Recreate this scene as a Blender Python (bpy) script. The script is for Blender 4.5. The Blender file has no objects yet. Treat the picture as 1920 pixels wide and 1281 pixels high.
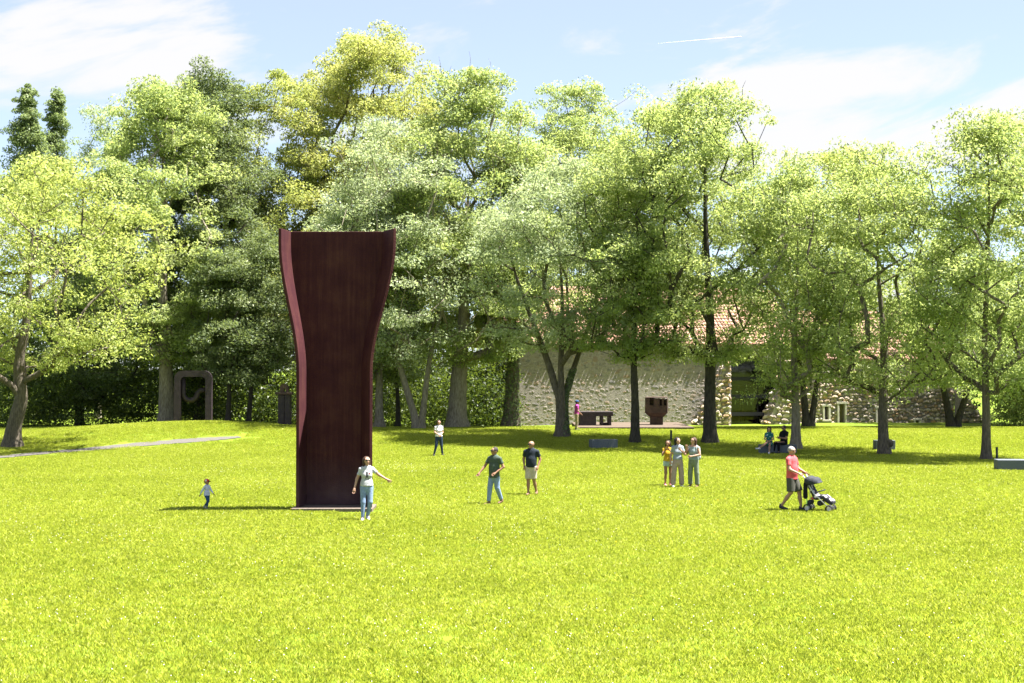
import bpy, math, random
import numpy as np
from mathutils import Vector, Matrix
R = math.radians
sc = bpy.context.scene
C = sc.collection

# ------------------------------------------------------------------ camera
F = 2667.0          # focal length in photograph pixels (50 mm on 36 mm film)
CAM_H, HZ = 4.0, 693.0
cam_d = bpy.data.cameras.new('camera'); cam_d.lens = 50; cam_d.sensor_width = 36
cam_d.clip_start = 0.1; cam_d.clip_end = 60000
cam = bpy.data.objects.new('camera', cam_d); C.objects.link(cam)
cam.location = (0, 0, CAM_H)
cam.rotation_euler = (R(90) + math.atan((HZ - 640.5) / F), 0, 0)
sc.camera = cam

# ------------------------------------------------------------------ sun and sky
SUN_EL = R(67)
SUN_H = Vector((1.0, 0.03, 0)).normalized()           # the sun stands to the right
sun_dir = Vector((SUN_H.x * math.cos(SUN_EL), SUN_H.y * math.cos(SUN_EL), math.sin(SUN_EL)))
sun_l = bpy.data.lights.new('sun', 'SUN'); sun_l.energy = 5.0; sun_l.angle = R(0.5); sun_l.color = (1.0, 0.955, 0.87)
sun = bpy.data.objects.new('sun', sun_l); C.objects.link(sun)
sun.rotation_euler = sun_dir.to_track_quat('Z', 'Y').to_euler()
sun.location = (60, 0, 120)

world = bpy.data.worlds.new('World'); sc.world = world; world.use_nodes = True
wt = world.node_tree; wt.nodes.clear()
def wn(t, **k):
    n = wt.nodes.new(t)
    for a, b in k.items(): setattr(n, a, b)
    return n
def wmath(op, a, b=None, c=None):
    n = wn('ShaderNodeMath', operation=op)
    for i, v in enumerate((a, b, c)):
        if v is None: continue
        if isinstance(v, (int, float)): n.inputs[i].default_value = v
        else: wt.links.new(v, n.inputs[i])
    return n.outputs[0]
sky = wn('ShaderNodeTexSky', sky_type='NISHITA', sun_disc=False)
sky.sun_elevation = SUN_EL
sky.sun_rotation = math.atan2(SUN_H.x, SUN_H.y)
sky.air_density = 0.62; sky.dust_density = 0.4; sky.ozone_density = 2.0
geo = wn('ShaderNodeTexCoord')
sep = wn('ShaderNodeSeparateXYZ'); wt.links.new(geo.outputs['Generated'], sep.inputs[0])
az = wmath('ARCTAN2', sep.outputs[0], sep.outputs[1])
el = wmath('ARCSINE', sep.outputs[2])
uv = wn('ShaderNodeCombineXYZ')
wt.links.new(wmath('ADD', wmath('MULTIPLY', az, 4.0), wmath('MULTIPLY', el, 2.0)), uv.inputs[0])
wt.links.new(wmath('ADD', wmath('MULTIPLY', el, 15.0), wmath('MULTIPLY', az, -3.2)), uv.inputs[1])
nz = wn('ShaderNodeTexNoise'); nz.inputs['Scale'].default_value = 1.35; nz.inputs['Detail'].default_value = 9; nz.inputs['Roughness'].default_value = 0.58
nz.inputs['Distortion'].default_value = 0.5
wt.links.new(uv.outputs[0], nz.inputs['Vector'])
def blob(px, py, rx, ry, amp, tilt=0.0):
    u0, v0 = (px - 960) / F, (HZ - py) / F
    du = wmath('SUBTRACT', az, u0); dv = wmath('SUBTRACT', el, v0)
    dv = wmath('SUBTRACT', dv, wmath('MULTIPLY', du, tilt))
    d2 = wmath('ADD', wmath('POWER', wmath('MULTIPLY', du, F / rx), 2.0), wmath('POWER', wmath('MULTIPLY', dv, F / ry), 2.0))
    return wmath('MULTIPLY', wmath('EXPONENT', wmath('MULTIPLY', d2, -1.0)), amp)
dens = wmath('ADD', wmath('MULTIPLY', wmath('SUBTRACT', nz.outputs['Fac'], .5), 1.9), .47)
for b in ((250, 125, 420, 85, .27, .12), (560, 22, 300, 42, .22, .1), (0, 20, 130, 45, .2), (1530, 175, 190, 60, .27, .15),
          (1720, 275, 420, 60, .30, .08), (1880, 200, 140, 45, .2), (960, 260, 2000, 90, .06)):
    dens = wmath('ADD', dens, blob(*b))
ramp = wn('ShaderNodeMapRange', interpolation_type='SMOOTHSTEP'); wt.links.new(dens, ramp.inputs[0])
ramp.inputs[1].default_value = 0.50; ramp.inputs[2].default_value = 0.84; ramp.inputs[3].default_value = 0.38; ramp.inputs[4].default_value = 0.98
mix = wn('ShaderNodeMix', data_type='RGBA')
wt.links.new(ramp.outputs[0], mix.inputs['Factor'])
wt.links.new(sky.outputs[0], mix.inputs['A']); mix.inputs['B'].default_value = (3.3, 3.28, 3.34, 1)
bg = wn('ShaderNodeBackground'); bg.inputs['Strength'].default_value = 0.05
wt.links.new(mix.outputs['Result'], bg.inputs['Color'])
wo = wn('ShaderNodeOutputWorld'); wt.links.new(bg.outputs[0], wo.inputs['Surface'])
vs = sc.view_settings
vs.view_transform = 'Standard'; vs.look = 'None'; vs.gamma = 1.0; vs.use_curve_mapping = False
vs.exposure = 2.6
sc.render.engine = 'CYCLES'
sc.cycles.max_bounces = 12; sc.cycles.diffuse_bounces = 8; sc.cycles.transmission_bounces = 6; sc.cycles.glossy_bounces = 3
sc.cycles.use_denoising = True

# ------------------------------------------------------------------ the lie of the land
def sstep(a, b, x):
    t = np.clip((x - a) / (b - a), 0, 1); return t * t * (3 - 2 * t)
def ground(x, y):
    x = np.asarray(x, float); y = np.asarray(y, float)
    right = sstep(-9, 4, x)
    z = 0.55 * sstep(66, 81, y) * right
    z = z + 0.50 * sstep(68, 80, y) * (1 - right)
    z = z + 0.50 * np.exp(-((x + 17.5) / 7.5) ** 2 - ((y - 81) / 5.5) ** 2)
    z = z - 0.25 * sstep(84, 92, y)
    z = z + 0.035 * np.sin(x * .31 + y * .17) * np.sin(y * .23 + 1.3) * sstep(14, 24, y)
    return z
def gz(x, y): return float(ground(x, y))
def at(px, py, d):
    return Vector(((px - 960) / F * d, d, CAM_H - (py - HZ) * d / F))
def gp(px, py):
    """the point of the ground that the photograph shows at that pixel"""
    for d in np.arange(15, 120, 0.1):
        p = at(px, py, d)
        if p.z <= gz(p.x, p.y): return Vector((p.x, p.y, gz(p.x, p.y)))
    p = at(px, py, 84); return Vector((p.x, p.y, gz(p.x, p.y)))
def gd(px, d):
    x = (px - 960) / F * d; return Vector((x, d, gz(x, d)))

# ------------------------------------------------------------------ mesh helpers
def mesh_np(name, verts, faces, mat=None, parent=None, attr=None, smooth=False):
    verts = np.asarray(verts, np.float32); faces = np.asarray(faces, np.int32)
    me = bpy.data.meshes.new(name); k = faces.shape[1]; nf = len(faces)
    me.vertices.add(len(verts)); me.vertices.foreach_set('co', verts.ravel())
    me.loops.add(nf * k); me.loops.foreach_set('vertex_index', faces.ravel())
    me.polygons.add(nf)
    me.polygons.foreach_set('loop_start', np.arange(nf, dtype=np.int32) * k)
    me.polygons.foreach_set('loop_total', np.full(nf, k, np.int32))
    if smooth: me.polygons.foreach_set('use_smooth', np.ones(nf, bool))
    if attr is not None:
        a = me.attributes.new('tint', 'FLOAT', 'FACE'); a.data.foreach_set('value', np.asarray(attr, np.float32))
    me.update(calc_edges=True); me.validate()
    if mat: me.materials.append(mat)
    return link(name, me, parent)
def link(name, me, parent=None):
    o = bpy.data.objects.new(name, me); C.objects.link(o)
    if parent is not None: o.parent = parent
    return o
def tag(o, label=None, cat=None, group=None, kind=None):
    if label: o['label'] = label
    if cat: o['category'] = cat
    if group: o['group'] = group
    if kind: o['kind'] = kind
    return o
def empty(name, loc=(0, 0, 0), rz=0, label=None, cat=None, group=None):
    o = bpy.data.objects.new(name, None); C.objects.link(o); o.location = loc; o.rotation_euler = (0, 0, rz)
    o.empty_display_size = 0.2
    return tag(o, label, cat, group)
class MB:
    """collects polygons of one part"""
    def __init__(s): s.v = []; s.f = []
    def add(s, vs, fs):
        n = len(s.v); s.v += [tuple(p) for p in vs]; s.f += [tuple(i + n for i in f) for f in fs]; return s
    def box(s, x0, x1, y0, y1, z0, z1, b=0.0):
        if b <= 0:
            return s.add([(x0, y0, z0), (x1, y0, z0), (x1, y1, z0), (x0, y1, z0), (x0, y0, z1), (x1, y0, z1), (x1, y1, z1), (x0, y1, z1)],
                  [(3, 2, 1, 0), (4, 5, 6, 7), (0, 1, 5, 4), (1, 2, 6, 5), (2, 3, 7, 6), (3, 0, 4, 7)])
        v = []; rings = [(z0, b), (z0 + b, 0), (z1 - b, 0), (z1, b)]
        for z, i in rings:
            c = b
            v += [(x0 + i + c, y0 + i, z), (x1 - i - c, y0 + i, z), (x1 - i, y0 + i + c, z), (x1 - i, y1 - i - c, z),
                  (x1 - i - c, y1 - i, z), (x0 + i + c, y1 - i, z), (x0 + i, y1 - i - c, z), (x0 + i, y0 + i + c, z)]
        f = [tuple(range(7, -1, -1)), tuple(range(24, 32))]
        for r in range(3):
            for k in range(8):
                a, d = r * 8 + k, r * 8 + (k + 1) % 8
                f.append((a, d, d + 8, a + 8))
        return s.add(v, f)
    def tube(s, pts, rad, n=8, cap=True):
        pts = [Vector(p) for p in pts]; m = len(pts)
        rad = rad if isinstance(rad, (list, tuple)) else [rad] * m
        v = []; u = None
        for i, p in enumerate(pts):
            d = (pts[min(i + 1, m - 1)] - pts[max(i - 1, 0)]).normalized()
            if u is None: u = d.orthogonal().normalized()
            u = (u - d * u.dot(d)).normalized(); w = d.cross(u)
            for k in range(n):
                a = 2 * math.pi * k / n
                v.append(p + (u * math.cos(a) + w * math.sin(a)) * rad[i])
        f = []
        for i in range(m - 1):
            for k in range(n):
                a, b = i * n + k, i * n + (k + 1) % n
                f.append((a, b, b + n, a + n))
        if cap: f += [tuple(range(n - 1, -1, -1)), tuple((m - 1) * n + k for k in range(n))]
        return s.add(v, f)
    def prism(s, poly, y0, y1):
        n = len(poly)
        v = [(x, y0, z) for x, z in poly] + [(x, y1, z) for x, z in poly]
        f = [tuple(range(n)), tuple(range(2 * n - 1, n - 1, -1))] + [(i, i + n, (i + 1) % n + n, (i + 1) % n) for i in range(n)]
        return s.add(v, f)
    def ball(s, c, r, n=8, m=6):
        r = r if isinstance(r, (tuple, list)) else (r, r, r)
        v = [(c[0], c[1], c[2] - r[2])]
        for i in range(1, m):
            t = math.pi * i / m
            for k in range(n):
                a = 2 * math.pi * k / n
                v.append((c[0] + r[0] * math.sin(t) * math.cos(a), c[1] + r[1] * math.sin(t) * math.sin(a), c[2] - r[2] * math.cos(t)))
        v.append((c[0], c[1], c[2] + r[2])); f = []
        for k in range(n):
            f.append((0, 1 + (k + 1) % n, 1 + k)); e = 1 + (m - 2) * n
            f.append((e + k, e + (k + 1) % n, len(v) - 1))
            for i in range(m - 2):
                a, b = 1 + i * n + k, 1 + i * n + (k + 1) % n
                f.append((a, b, b + n, a + n))
        return s.add(v, f)
    def build(s, name, mat, parent=None, smooth=False):
        me = bpy.data.meshes.new(name); me.from_pydata(s.v, [], s.f); me.update()
        if smooth: me.polygons.foreach_set('use_smooth', [True] * len(me.polygons))
        me.materials.append(mat)
        return link(name, me, parent)

# ------------------------------------------------------------------ materials
def mat(name):
    m = bpy.data.materials.new(name); m.use_nodes = True; nt = m.node_tree; nt.nodes.clear()
    out = nt.nodes.new('ShaderNodeOutputMaterial')
    return m, nt, out
def N(nt, t, ins=None, **k):
    n = nt.nodes.new(t)
    for a, b in k.items(): setattr(n, a, b)
    for a, b in (ins or {}).items():
        if hasattr(b, 'links'): nt.links.new(b, n.inputs[a])
        else: n.inputs[a].default_value = b
    return n
def ramp_node(nt, fac, stops, interp='LINEAR'):
    r = nt.nodes.new('ShaderNodeValToRGB'); nt.links.new(fac, r.inputs[0]); e = r.color_ramp.elements
    r.color_ramp.interpolation = interp
    while len(e) < len(stops): e.new(0.5)
    for i, (p, c) in enumerate(stops): e[i].position = p; e[i].color = (*c, 1)
    return r.outputs[0]
def noisy(name, c1, c2, scale=8, rough=0.8, bump=0.2, detail=6, coords='Object', stretch=(1, 1, 1), metal=0.0, spec=0.3, bscale=None, mid=None):
    m, nt, out = mat(name)
    tc = N(nt, 'ShaderNodeTexCoord'); mp = N(nt, 'ShaderNodeMapping', {'Vector': tc.outputs[coords], 'Scale': stretch})
    n1 = N(nt, 'ShaderNodeTexNoise', {'Vector': mp.outputs[0], 'Scale': scale, 'Detail': detail, 'Roughness': 0.65})
    stops = [(0.32, c1), (0.68, c2)] if mid is None else [(0.3, c1), (0.5, mid), (0.7, c2)]
    col = ramp_node(nt, n1.outputs['Fac'], stops)
    p = N(nt, 'ShaderNodeBsdfPrincipled', {'Base Color': col, 'Roughness': rough, 'Metallic': metal, 'Specular IOR Level': spec})
    if bump:
        n2 = N(nt, 'ShaderNodeTexNoise', {'Vector': mp.outputs[0], 'Scale': bscale or scale * 3, 'Detail': 5})
        b = N(nt, 'ShaderNodeBump', {'Height': n2.outputs['Fac'], 'Strength': bump, 'Distance': 0.05})
        nt.links.new(b.outputs[0], p.inputs['Normal'])
    nt.links.new(p.outputs[0], out.inputs[0])
    return m
def leafmat(name, dark, mid, light, trans=0.5, tcol=None, rough=0.45, glaze=0.3):
    m, nt, out = mat(name)
    a = N(nt, 'ShaderNodeAttribute', attribute_name='tint')
    col = ramp_node(nt, a.outputs['Fac'], [(0.0, dark), (0.5, mid), (1.0, light)])
    p = N(nt, 'ShaderNodeBsdfPrincipled', {'Base Color': col, 'Roughness': rough, 'Specular IOR Level': glaze})
    mx = N(nt, 'ShaderNodeMix', {'Factor': 0.55, 'A': col, 'B': (*(tcol or (0.20, 0.26, 0.02)), 1)}, data_type='RGBA')
    t = N(nt, 'ShaderNodeBsdfTranslucent', {'Color': mx.outputs['Result']})
    ms = N(nt, 'ShaderNodeMixShader', {0: trans}); nt.links.new(p.outputs[0], ms.inputs[1]); nt.links.new(t.outputs[0], ms.inputs[2])
    nt.links.new(ms.outputs[0], out.inputs[0])
    return m
def plain(name, c, rough=0.7, spec=0.3, var=0.12, scale=30, metal=0):
    return noisy(name, tuple(x * (1 - var) for x in c), tuple(min(1, x * (1 + var)) for x in c), scale, rough, 0.15, 3, spec=spec, metal=metal)

M = {}
M['leaf_bright'] = leafmat('leaf_bright', (.115, .16, .04), (.225, .285, .07), (.40, .43, .17), .5, (.50, .54, .11), .5, .25)
M['leaf_ash'] = leafmat('leaf_ash', (.10, .15, .05), (.195, .262, .085), (.40, .44, .22), .55, (.49, .56, .14), .5, .25)
M['leaf_pale'] = leafmat('leaf_pale', (.14, .185, .10), (.25, .31, .165), (.46, .50, .34), .46, (.44, .51, .18), .5, .25)
M['leaf_plane'] = leafmat('leaf_plane', (.115, .16, .045), (.225, .27, .075), (.41, .385, .14), .5, (.46, .49, .10), .5, .25)
M['leaf_dark'] = leafmat('leaf_dark', (.052, .08, .036), (.105, .142, .058), (.22, .25, .12), .42, (.26, .32, .075), .5, .25)
M['leaf_poplar'] = leafmat('leaf_poplar', (.085, .125, .055), (.15, .20, .085), (.26, .30, .14), .45, (.30, .38, .10), .5, .25)
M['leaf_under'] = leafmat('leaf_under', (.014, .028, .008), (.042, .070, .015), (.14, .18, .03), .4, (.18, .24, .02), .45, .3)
M['bark'] = noisy('bark', (.045, .037, .028), (.15, .125, .095), 5, .9, .9, 8, stretch=(3, 3, .7), bscale=14)
M['bark_pale'] = noisy('bark_pale', (.10, .085, .065), (.27, .235, .185), 4, .9, .7, 8, stretch=(3, 3, .8), bscale=14)
M['bark_dark'] = noisy('bark_dark', (.018, .016, .013), (.07, .06, .045), 5, .9, .9, 8, stretch=(3, 3, .7), bscale=14)
def steelmat():
    m, nt, out = mat('weathered_steel'); tc = N(nt, 'ShaderNodeTexCoord'); P0 = tc.outputs['Object']
    n1 = N(nt, 'ShaderNodeTexNoise', {'Vector': P0, 'Scale': 1.3, 'Detail': 8, 'Roughness': .6})
    mp = N(nt, 'ShaderNodeMapping', {'Vector': P0, 'Scale': (5, 5, .22)}); n2 = N(nt, 'ShaderNodeTexNoise', {'Vector': mp.outputs[0], 'Scale': 2.0, 'Detail': 7, 'Roughness': .7})
    n3 = N(nt, 'ShaderNodeTexNoise', {'Vector': P0, 'Scale': 30, 'Detail': 5})
    s1 = N(nt, 'ShaderNodeMath', {0: n1.outputs['Fac'], 1: n2.outputs['Fac']}, operation='ADD'); s2 = N(nt, 'ShaderNodeMath', {0: s1.outputs[0], 1: .5}, operation='MULTIPLY')
    col = ramp_node(nt, s2.outputs[0], [(.36, (.028, .0055, .010)), (.5, (.042, .0105, .0135)), (.62, (.060, .020, .018))])
    sx = N(nt, 'ShaderNodeSeparateXYZ', {0: P0}); mr = N(nt, 'ShaderNodeMapRange', {0: sx.outputs[2], 1: 1.5, 2: .4, 3: 0, 4: .55})
    mk = N(nt, 'ShaderNodeMath', {0: mr.outputs[0], 1: n1.outputs['Fac']}, operation='MULTIPLY')
    mx = N(nt, 'ShaderNodeMix', {'Factor': mk.outputs[0], 'A': col, 'B': (.11, .085, .095, 1)}, data_type='RGBA')
    bp = N(nt, 'ShaderNodeBump', {'Height': n3.outputs['Fac'], 'Strength': .25, 'Distance': .03})
    p = N(nt, 'ShaderNodeBsdfPrincipled', {'Base Color': mx.outputs['Result'], 'Roughness': .75, 'Specular IOR Level': .14, 'Normal': bp.outputs[0]})
    nt.links.new(p.outputs[0], out.inputs[0]); return m
M['steel'] = steelmat()
M['steel_side'] = M['steel']
M['steel_dark'] = noisy('dark_steel', (.013, .008, .012), (.034, .021, .027), 4, .6, .3, 8, spec=.35)
M['steel_rust'] = noisy('rusty_steel', (.035, .022, .020), (.085, .050, .038), 3, .7, .3, 8, spec=.3)
M['granite'] = noisy('granite', (.06, .07, .085), (.11, .125, .15), 40, .75, .15, 4)
M['concrete'] = noisy('concrete', (.085, .065, .055), (.15, .12, .10), 12, .9, .2, 6)
M['path'] = noisy('path_gravel', (.055, .050, .047), (.10, .093, .086), 14, .95, .4, 8)
M['earth'] = noisy('terrace_earth', (.05, .036, .027), (.11, .082, .062), 6, .95, .4, 8)
M['post'] = plain('post_paint', (.03, .035, .045), .5)
M['mortar'] = noisy('lime_mortar', (.19, .165, .155), (.36, .315, .30), 6, .95, .5, 9, mid=(.28, .245, .235), bscale=20)
M['frame_dark'] = plain('frame_steel', (.014, .014, .018), .45)
M['timber'] = noisy('timber', (.16, .08, .035), (.34, .18, .09), 6, .7, .2, 5, stretch=(1, 1, 6))
M['door_wood'] = noisy('door_wood', (.12, .10, .05), (.22, .19, .11), 6, .7, .2, 5, stretch=(6, 1, 1))
M['plaster'] = noisy('interior_plaster', (.20, .17, .14), (.34, .30, .25), 3, .9, .2, 6)
M['dressed'] = noisy('dressed_stone', (.36, .33, .29), (.52, .48, .42), 8, .9, .2, 6)
def glassmat():
    m, nt, out = mat('window_glass')
    g = N(nt, 'ShaderNodeBsdfGlossy', {'Color': (.6, .6, .62, 1), 'Roughness': .03}); t = N(nt, 'ShaderNodeBsdfTransparent', {'Color': (.5, .53, .53, 1)})
    fr = N(nt, 'ShaderNodeFresnel', {'IOR': 1.5}); ad = N(nt, 'ShaderNodeMath', {0: fr.outputs[0], 1: .015}, operation='ADD')
    ms = N(nt, 'ShaderNodeMixShader', {0: ad.outputs[0]}); nt.links.new(t.outputs[0], ms.inputs[1]); nt.links.new(g.outputs[0], ms.inputs[2])
    nt.links.new(ms.outputs[0], out.inputs[0]); return m
M['glass'] = glassmat()
def stonemat(name, stops, rough=.9):
    m, nt, out = mat(name)
    oi = N(nt, 'ShaderNodeNewGeometry'); tc = N(nt, 'ShaderNodeTexCoord'); ob = N(nt, 'ShaderNodeObjectInfo')
    ad = N(nt, 'ShaderNodeMath', {0: oi.outputs['Random Per Island'], 1: ob.outputs['Random']}, operation='ADD')
    fr = N(nt, 'ShaderNodeMath', {0: ad.outputs[0]}, operation='FRACT')
    col = ramp_node(nt, fr.outputs[0], stops)
    n1 = N(nt, 'ShaderNodeTexNoise', {'Vector': tc.outputs['Object'], 'Scale': 9, 'Detail': 6})
    mr = N(nt, 'ShaderNodeMapRange', {0: n1.outputs['Fac'], 1: .3, 2: .7, 3: .72, 4: 1.2})
    mu = N(nt, 'ShaderNodeMix', {'Factor': 1.0, 'A': col, 'B': mr.outputs[0]}, data_type='RGBA', blend_type='MULTIPLY')
    bp = N(nt, 'ShaderNodeBump', {'Height': n1.outputs['Fac'], 'Strength': .5, 'Distance': .05})
    p = N(nt, 'ShaderNodeBsdfPrincipled', {'Base Color': mu.outputs['Result'], 'Roughness': rough, 'Normal': bp.outputs[0], 'Specular IOR Level': .2})
    nt.links.new(p.outputs[0], out.inputs[0]); return m
M['stone_plastered'] = stonemat('stone_plastered', [(0, (.19, .175, .18)), (.3, (.26, .225, .215)), (.6, (.31, .27, .25)), (.85, (.28, .205, .165)), (1, (.21, .20, .22))])
M['stone_rubble'] = stonemat('stone_rubble', [(0, (.20, .17, .15)), (.3, (.42, .34, .27)), (.55, (.50, .44, .40)), (.8, (.42, .27, .16)), (1, (.18, .165, .16))])
M['tile'] = stonemat('roof_tile', [(0, (.22, .12, .085)), (.4, (.30, .175, .125)), (.75, (.36, .235, .18)), (1, (.20, .13, .10))])
def grassmat(name, blade):
    m, nt, out = mat(name)
    tc = N(nt, 'ShaderNodeNewGeometry')
    n1 = N(nt, 'ShaderNodeTexNoise', {'Vector': tc.outputs['Position'], 'Scale': .16, 'Detail': 5, 'Roughness': .6})
    n2 = N(nt, 'ShaderNodeTexNoise', {'Vector': tc.outputs['Position'], 'Scale': 3.0, 'Detail': 4})
    a = N(nt, 'ShaderNodeAttribute', attribute_name='tint')
    if blade:
        a3 = N(nt, 'ShaderNodeMath', {0: a.outputs['Fac'], 1: 2.0}, operation='MULTIPLY')
        s = N(nt, 'ShaderNodeMath', {0: n1.outputs['Fac'], 1: a3.outputs[0]}, operation='ADD')
        s = N(nt, 'ShaderNodeMath', {0: s.outputs[0], 1: n2.outputs['Fac']}, operation='ADD')
        s = N(nt, 'ShaderNodeMath', {0: s.outputs[0], 1: 3.9}, operation='DIVIDE')
        col = ramp_node(nt, s.outputs[0], [(.12, (.045, .085, .018)), (.32, (.185, .245, .020)), (.5, (.335, .385, .032)), (.68, (.45, .48, .062)), (.9, (.60, .60, .34))])
        p = N(nt, 'ShaderNodeBsdfPrincipled', {'Base Color': col, 'Roughness': .5, 'Specular IOR Level': .25})
        t = N(nt, 'ShaderNodeBsdfTranslucent', {'Color': col})
        ms = N(nt, 'ShaderNodeMixShader', {0: .5}); nt.links.new(p.outputs[0], ms.inputs[1]); nt.links.new(t.outputs[0], ms.inputs[2])
        nt.links.new(ms.outputs[0], out.inputs[0])
    else:
        s = N(nt, 'ShaderNodeMath', {0: n1.outputs['Fac'], 1: n2.outputs['Fac']}, operation='ADD')
        s = N(nt, 'ShaderNodeMath', {0: s.outputs[0], 1: 2.0}, operation='DIVIDE')
        col = ramp_node(nt, s.outputs[0], [(.3, (.07, .11, .012)), (.5, (.10, .145, .012)), (.7, (.13, .165, .016))])
        p = N(nt, 'ShaderNodeBsdfPrincipled', {'Base Color': col, 'Roughness': .9, 'Specular IOR Level': .1})
        nt.links.new(p.outputs[0], out.inputs[0])
    return m
M['turf'] = grassmat('turf', False); M['blade'] = grassmat('grass_blade', True)
M['petal'] = plain('clover_petal', (.75, .74, .70), .8); M['yellow'] = plain('dandelion_yellow', (.75, .48, .01), .7)

# ------------------------------------------------------------------ ground, path
def ground_sheet():
    xs = np.concatenate([np.array([-2500, -900, -350, -160, -90]), np.arange(-60, 60.1, 1.0), np.array([90, 160, 350, 900, 2500])])
    ys = np.concatenate([np.array([-2500, -600, -120, -30, -5]), np.arange(0, 122, 1.0), np.array([150, 220, 400, 900, 3000])])
    X, Y = np.meshgrid(xs, ys); Z = ground(X, Y)
    v = np.stack([X, Y, Z], -1).reshape(-1, 3); nx, ny = len(xs), len(ys)
    i, j = np.meshgrid(np.arange(nx - 1), np.arange(ny - 1)); b = (j * nx + i).ravel()
    f = np.stack([b, b + 1, b + nx + 1, b + nx], -1)
    return tag(mesh_np('ground', v, f, M['turf'], smooth=True), kind='structure')
ground_sheet()
path_c = [tuple(gp(*q)[:2]) for q in ((-60, 862), (0, 857), (120, 847), (240, 836), (330, 829), (400, 824), (455, 820))]
def ribbon(pts, w, n=60):
    p = np.array(pts); t = np.linspace(0, len(p) - 1, n); c = np.stack([np.interp(t, range(len(p)), p[:, k]) for k in (0, 1)], -1)
    k = np.ones(7) / 7; 
    cs = np.stack([np.convolve(np.pad(c[:, q], 3, 'edge'), k, 'valid') for q in (0, 1)], -1)
    d = np.gradient(cs, axis=0); d /= np.linalg.norm(d, axis=1)[:, None]; nrm = np.stack([-d[:, 1], d[:, 0]], -1)
    rng = np.random.default_rng(3); v = []; K = 5
    for i in range(n):
        ww = w / 2 * (1 + .10 * rng.standard_normal()) * (1 - .7 * max(0, (i / n - .72) / .28))
        for s in np.linspace(-1, 1, K):
            q = cs[i] + nrm[i] * s * ww; v.append((q[0], q[1], gz(q[0], q[1]) + 0.025))
    f = [(i * K + j, i * K + j + 1, (i + 1) * K + j + 1, (i + 1) * K + j) for i in range(n - 1) for j in range(K - 1)]
    return np.array(v), np.array(f), cs
pv, pf, path_line = ribbon(path_c, 1.35)
tag(mesh_np('footpath', pv, pf, M['path'], smooth=True), kind='structure')
#CONT
# ------------------------------------------------------------------ tall steel channel on the lawn (plain stand-in for the artwork)
SB = gp(626, 956)
def plate(pa, pb, t, levels, name, m, parent):
    """vertical plate between two rails; pa, pb give the plan position of each long edge at a level"""
    v = []; 
    for z in levels:
        a, b = Vector(pa(z)), Vector(pb(z)); d = (b - a).normalized(); n = Vector((d.y, -d.x)) * t
        v += [(a.x, a.y, z), (b.x, b.y, z), (b.x + n.x, b.y + n.y, z), (a.x + n.x, a.y + n.y, z)]
    f = [(3, 2, 1, 0)]; k = len(levels) - 1
    for i in range(k):
        for j in range(4):
            f.append((i * 4 + j, i * 4 + (j + 1) % 4, (i + 1) * 4 + (j + 1) % 4, (i + 1) * 4 + j))
    f.append((k * 4, k * 4 + 1, k * 4 + 2, k * 4 + 3))
    o = MB().add(v, f).build(name, m, parent)
    bv = o.modifiers.new('edge', 'BEVEL'); bv.width = 0.012; bv.segments = 2
    return o
ST = empty('steel_sculpture', (SB.x, SB.y, SB.z), 0, 'tall dark rust-brown steel sculpture, flared at its top, alone on the sunny lawn', 'sculpture')
lv = [0.10, 1.4, 2.8, 4.2, 4.9, 5.6, 6.6, 7.95]
def fl(z): return float(sstep(3.9, 7.6, z))
bl = lambda z: (-0.86 - .46 * fl(z), 0.62); br = lambda z: (0.72 + .60 * fl(z), 0.62)
wl = lambda z: (-0.93 - .52 * fl(z), -0.32); wr = lambda z: (1.04 + .66 * fl(z), -0.30)
zz = sorted(set(lv + list(np.linspace(3.9, 7.6, 14))))
plate(br, bl, 0.10, zz, 'back_plate', M['steel'], ST)
wl2 = lambda z: (wl(z)[0], wl(z)[1]); 
plate(lambda z: (bl(z)[0] + .012, .715), wl2, 0.09, zz, 'side_plate', M['steel'], ST)
plate(wr, lambda z: (br(z)[0] - .045, .715), 0.09, zz, 'side_plate', M['steel'], ST)
pl = MB(); pl.box(-1.12, 1.14, -0.52, 0.80, -0.15, 0.095, 0.01); pl.build('footing', M['concrete'], ST)

# ------------------------------------------------------------------ smaller pieces of the park
def rounded_arch(name, px, d, w, h, label):
    b = gd(px, d); e = empty(name, b, R(6), label, 'sculpture')
    t, r, dep = .36, .46, .62
    def outline(w2, h2, rr):
        pts = [(-w2, 0)]
        for k in range(9):
            a = math.pi - k * math.pi / 16; pts.append((-w2 + rr + rr * math.cos(a), h2 - rr + rr * math.sin(a)))
        for k in range(9):
            a = math.pi / 2 - k * math.pi / 16; pts.append((w2 - rr + rr * math.cos(a), h2 - rr + rr * math.sin(a)))
        return pts + [(w2, 0)]
    o = outline(w / 2, h, r); i = outline(w / 2 - t, h - t, max(.1, r - t + .12)); n = len(o)
    v = [(x, -dep / 2, z) for x, z in o] + [(x, -dep / 2, z) for x, z in i] + [(x, dep / 2, z) for x, z in o] + [(x, dep / 2, z) for x, z in i]
    f = []
    for k in range(n - 1):
        f += [(k, k + 1, n + k + 1, n + k), (2 * n + k + 1, 2 * n + k, 3 * n + k, 3 * n + k + 1), (k + 1, k, 2 * n + k, 2 * n + k + 1), (n + k, n + k + 1, 3 * n + k + 1, 3 * n + k)]
    MB().add(v, f).build('arch_frame', M['steel_dark'], e)
    pts = []
    for k in range(15):
        a = math.pi + k * math.pi / 14; pts.append((-.18 + .40 * math.cos(a), 0, 1.62 + .40 * math.sin(a)))
    pts = [(-.58, 0, h - .45)] + pts + [(.38, 0, 1.80), (.72, 0, 1.82)]
    MB().tube(pts, .15, 10).build('curved_bar', M['steel_dark'], e, True)
rounded_arch('steel_arch', 363, 82.5, 2.12, 2.95, 'dark steel arch with rounded shoulders on the grass mound before the wood')
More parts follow.
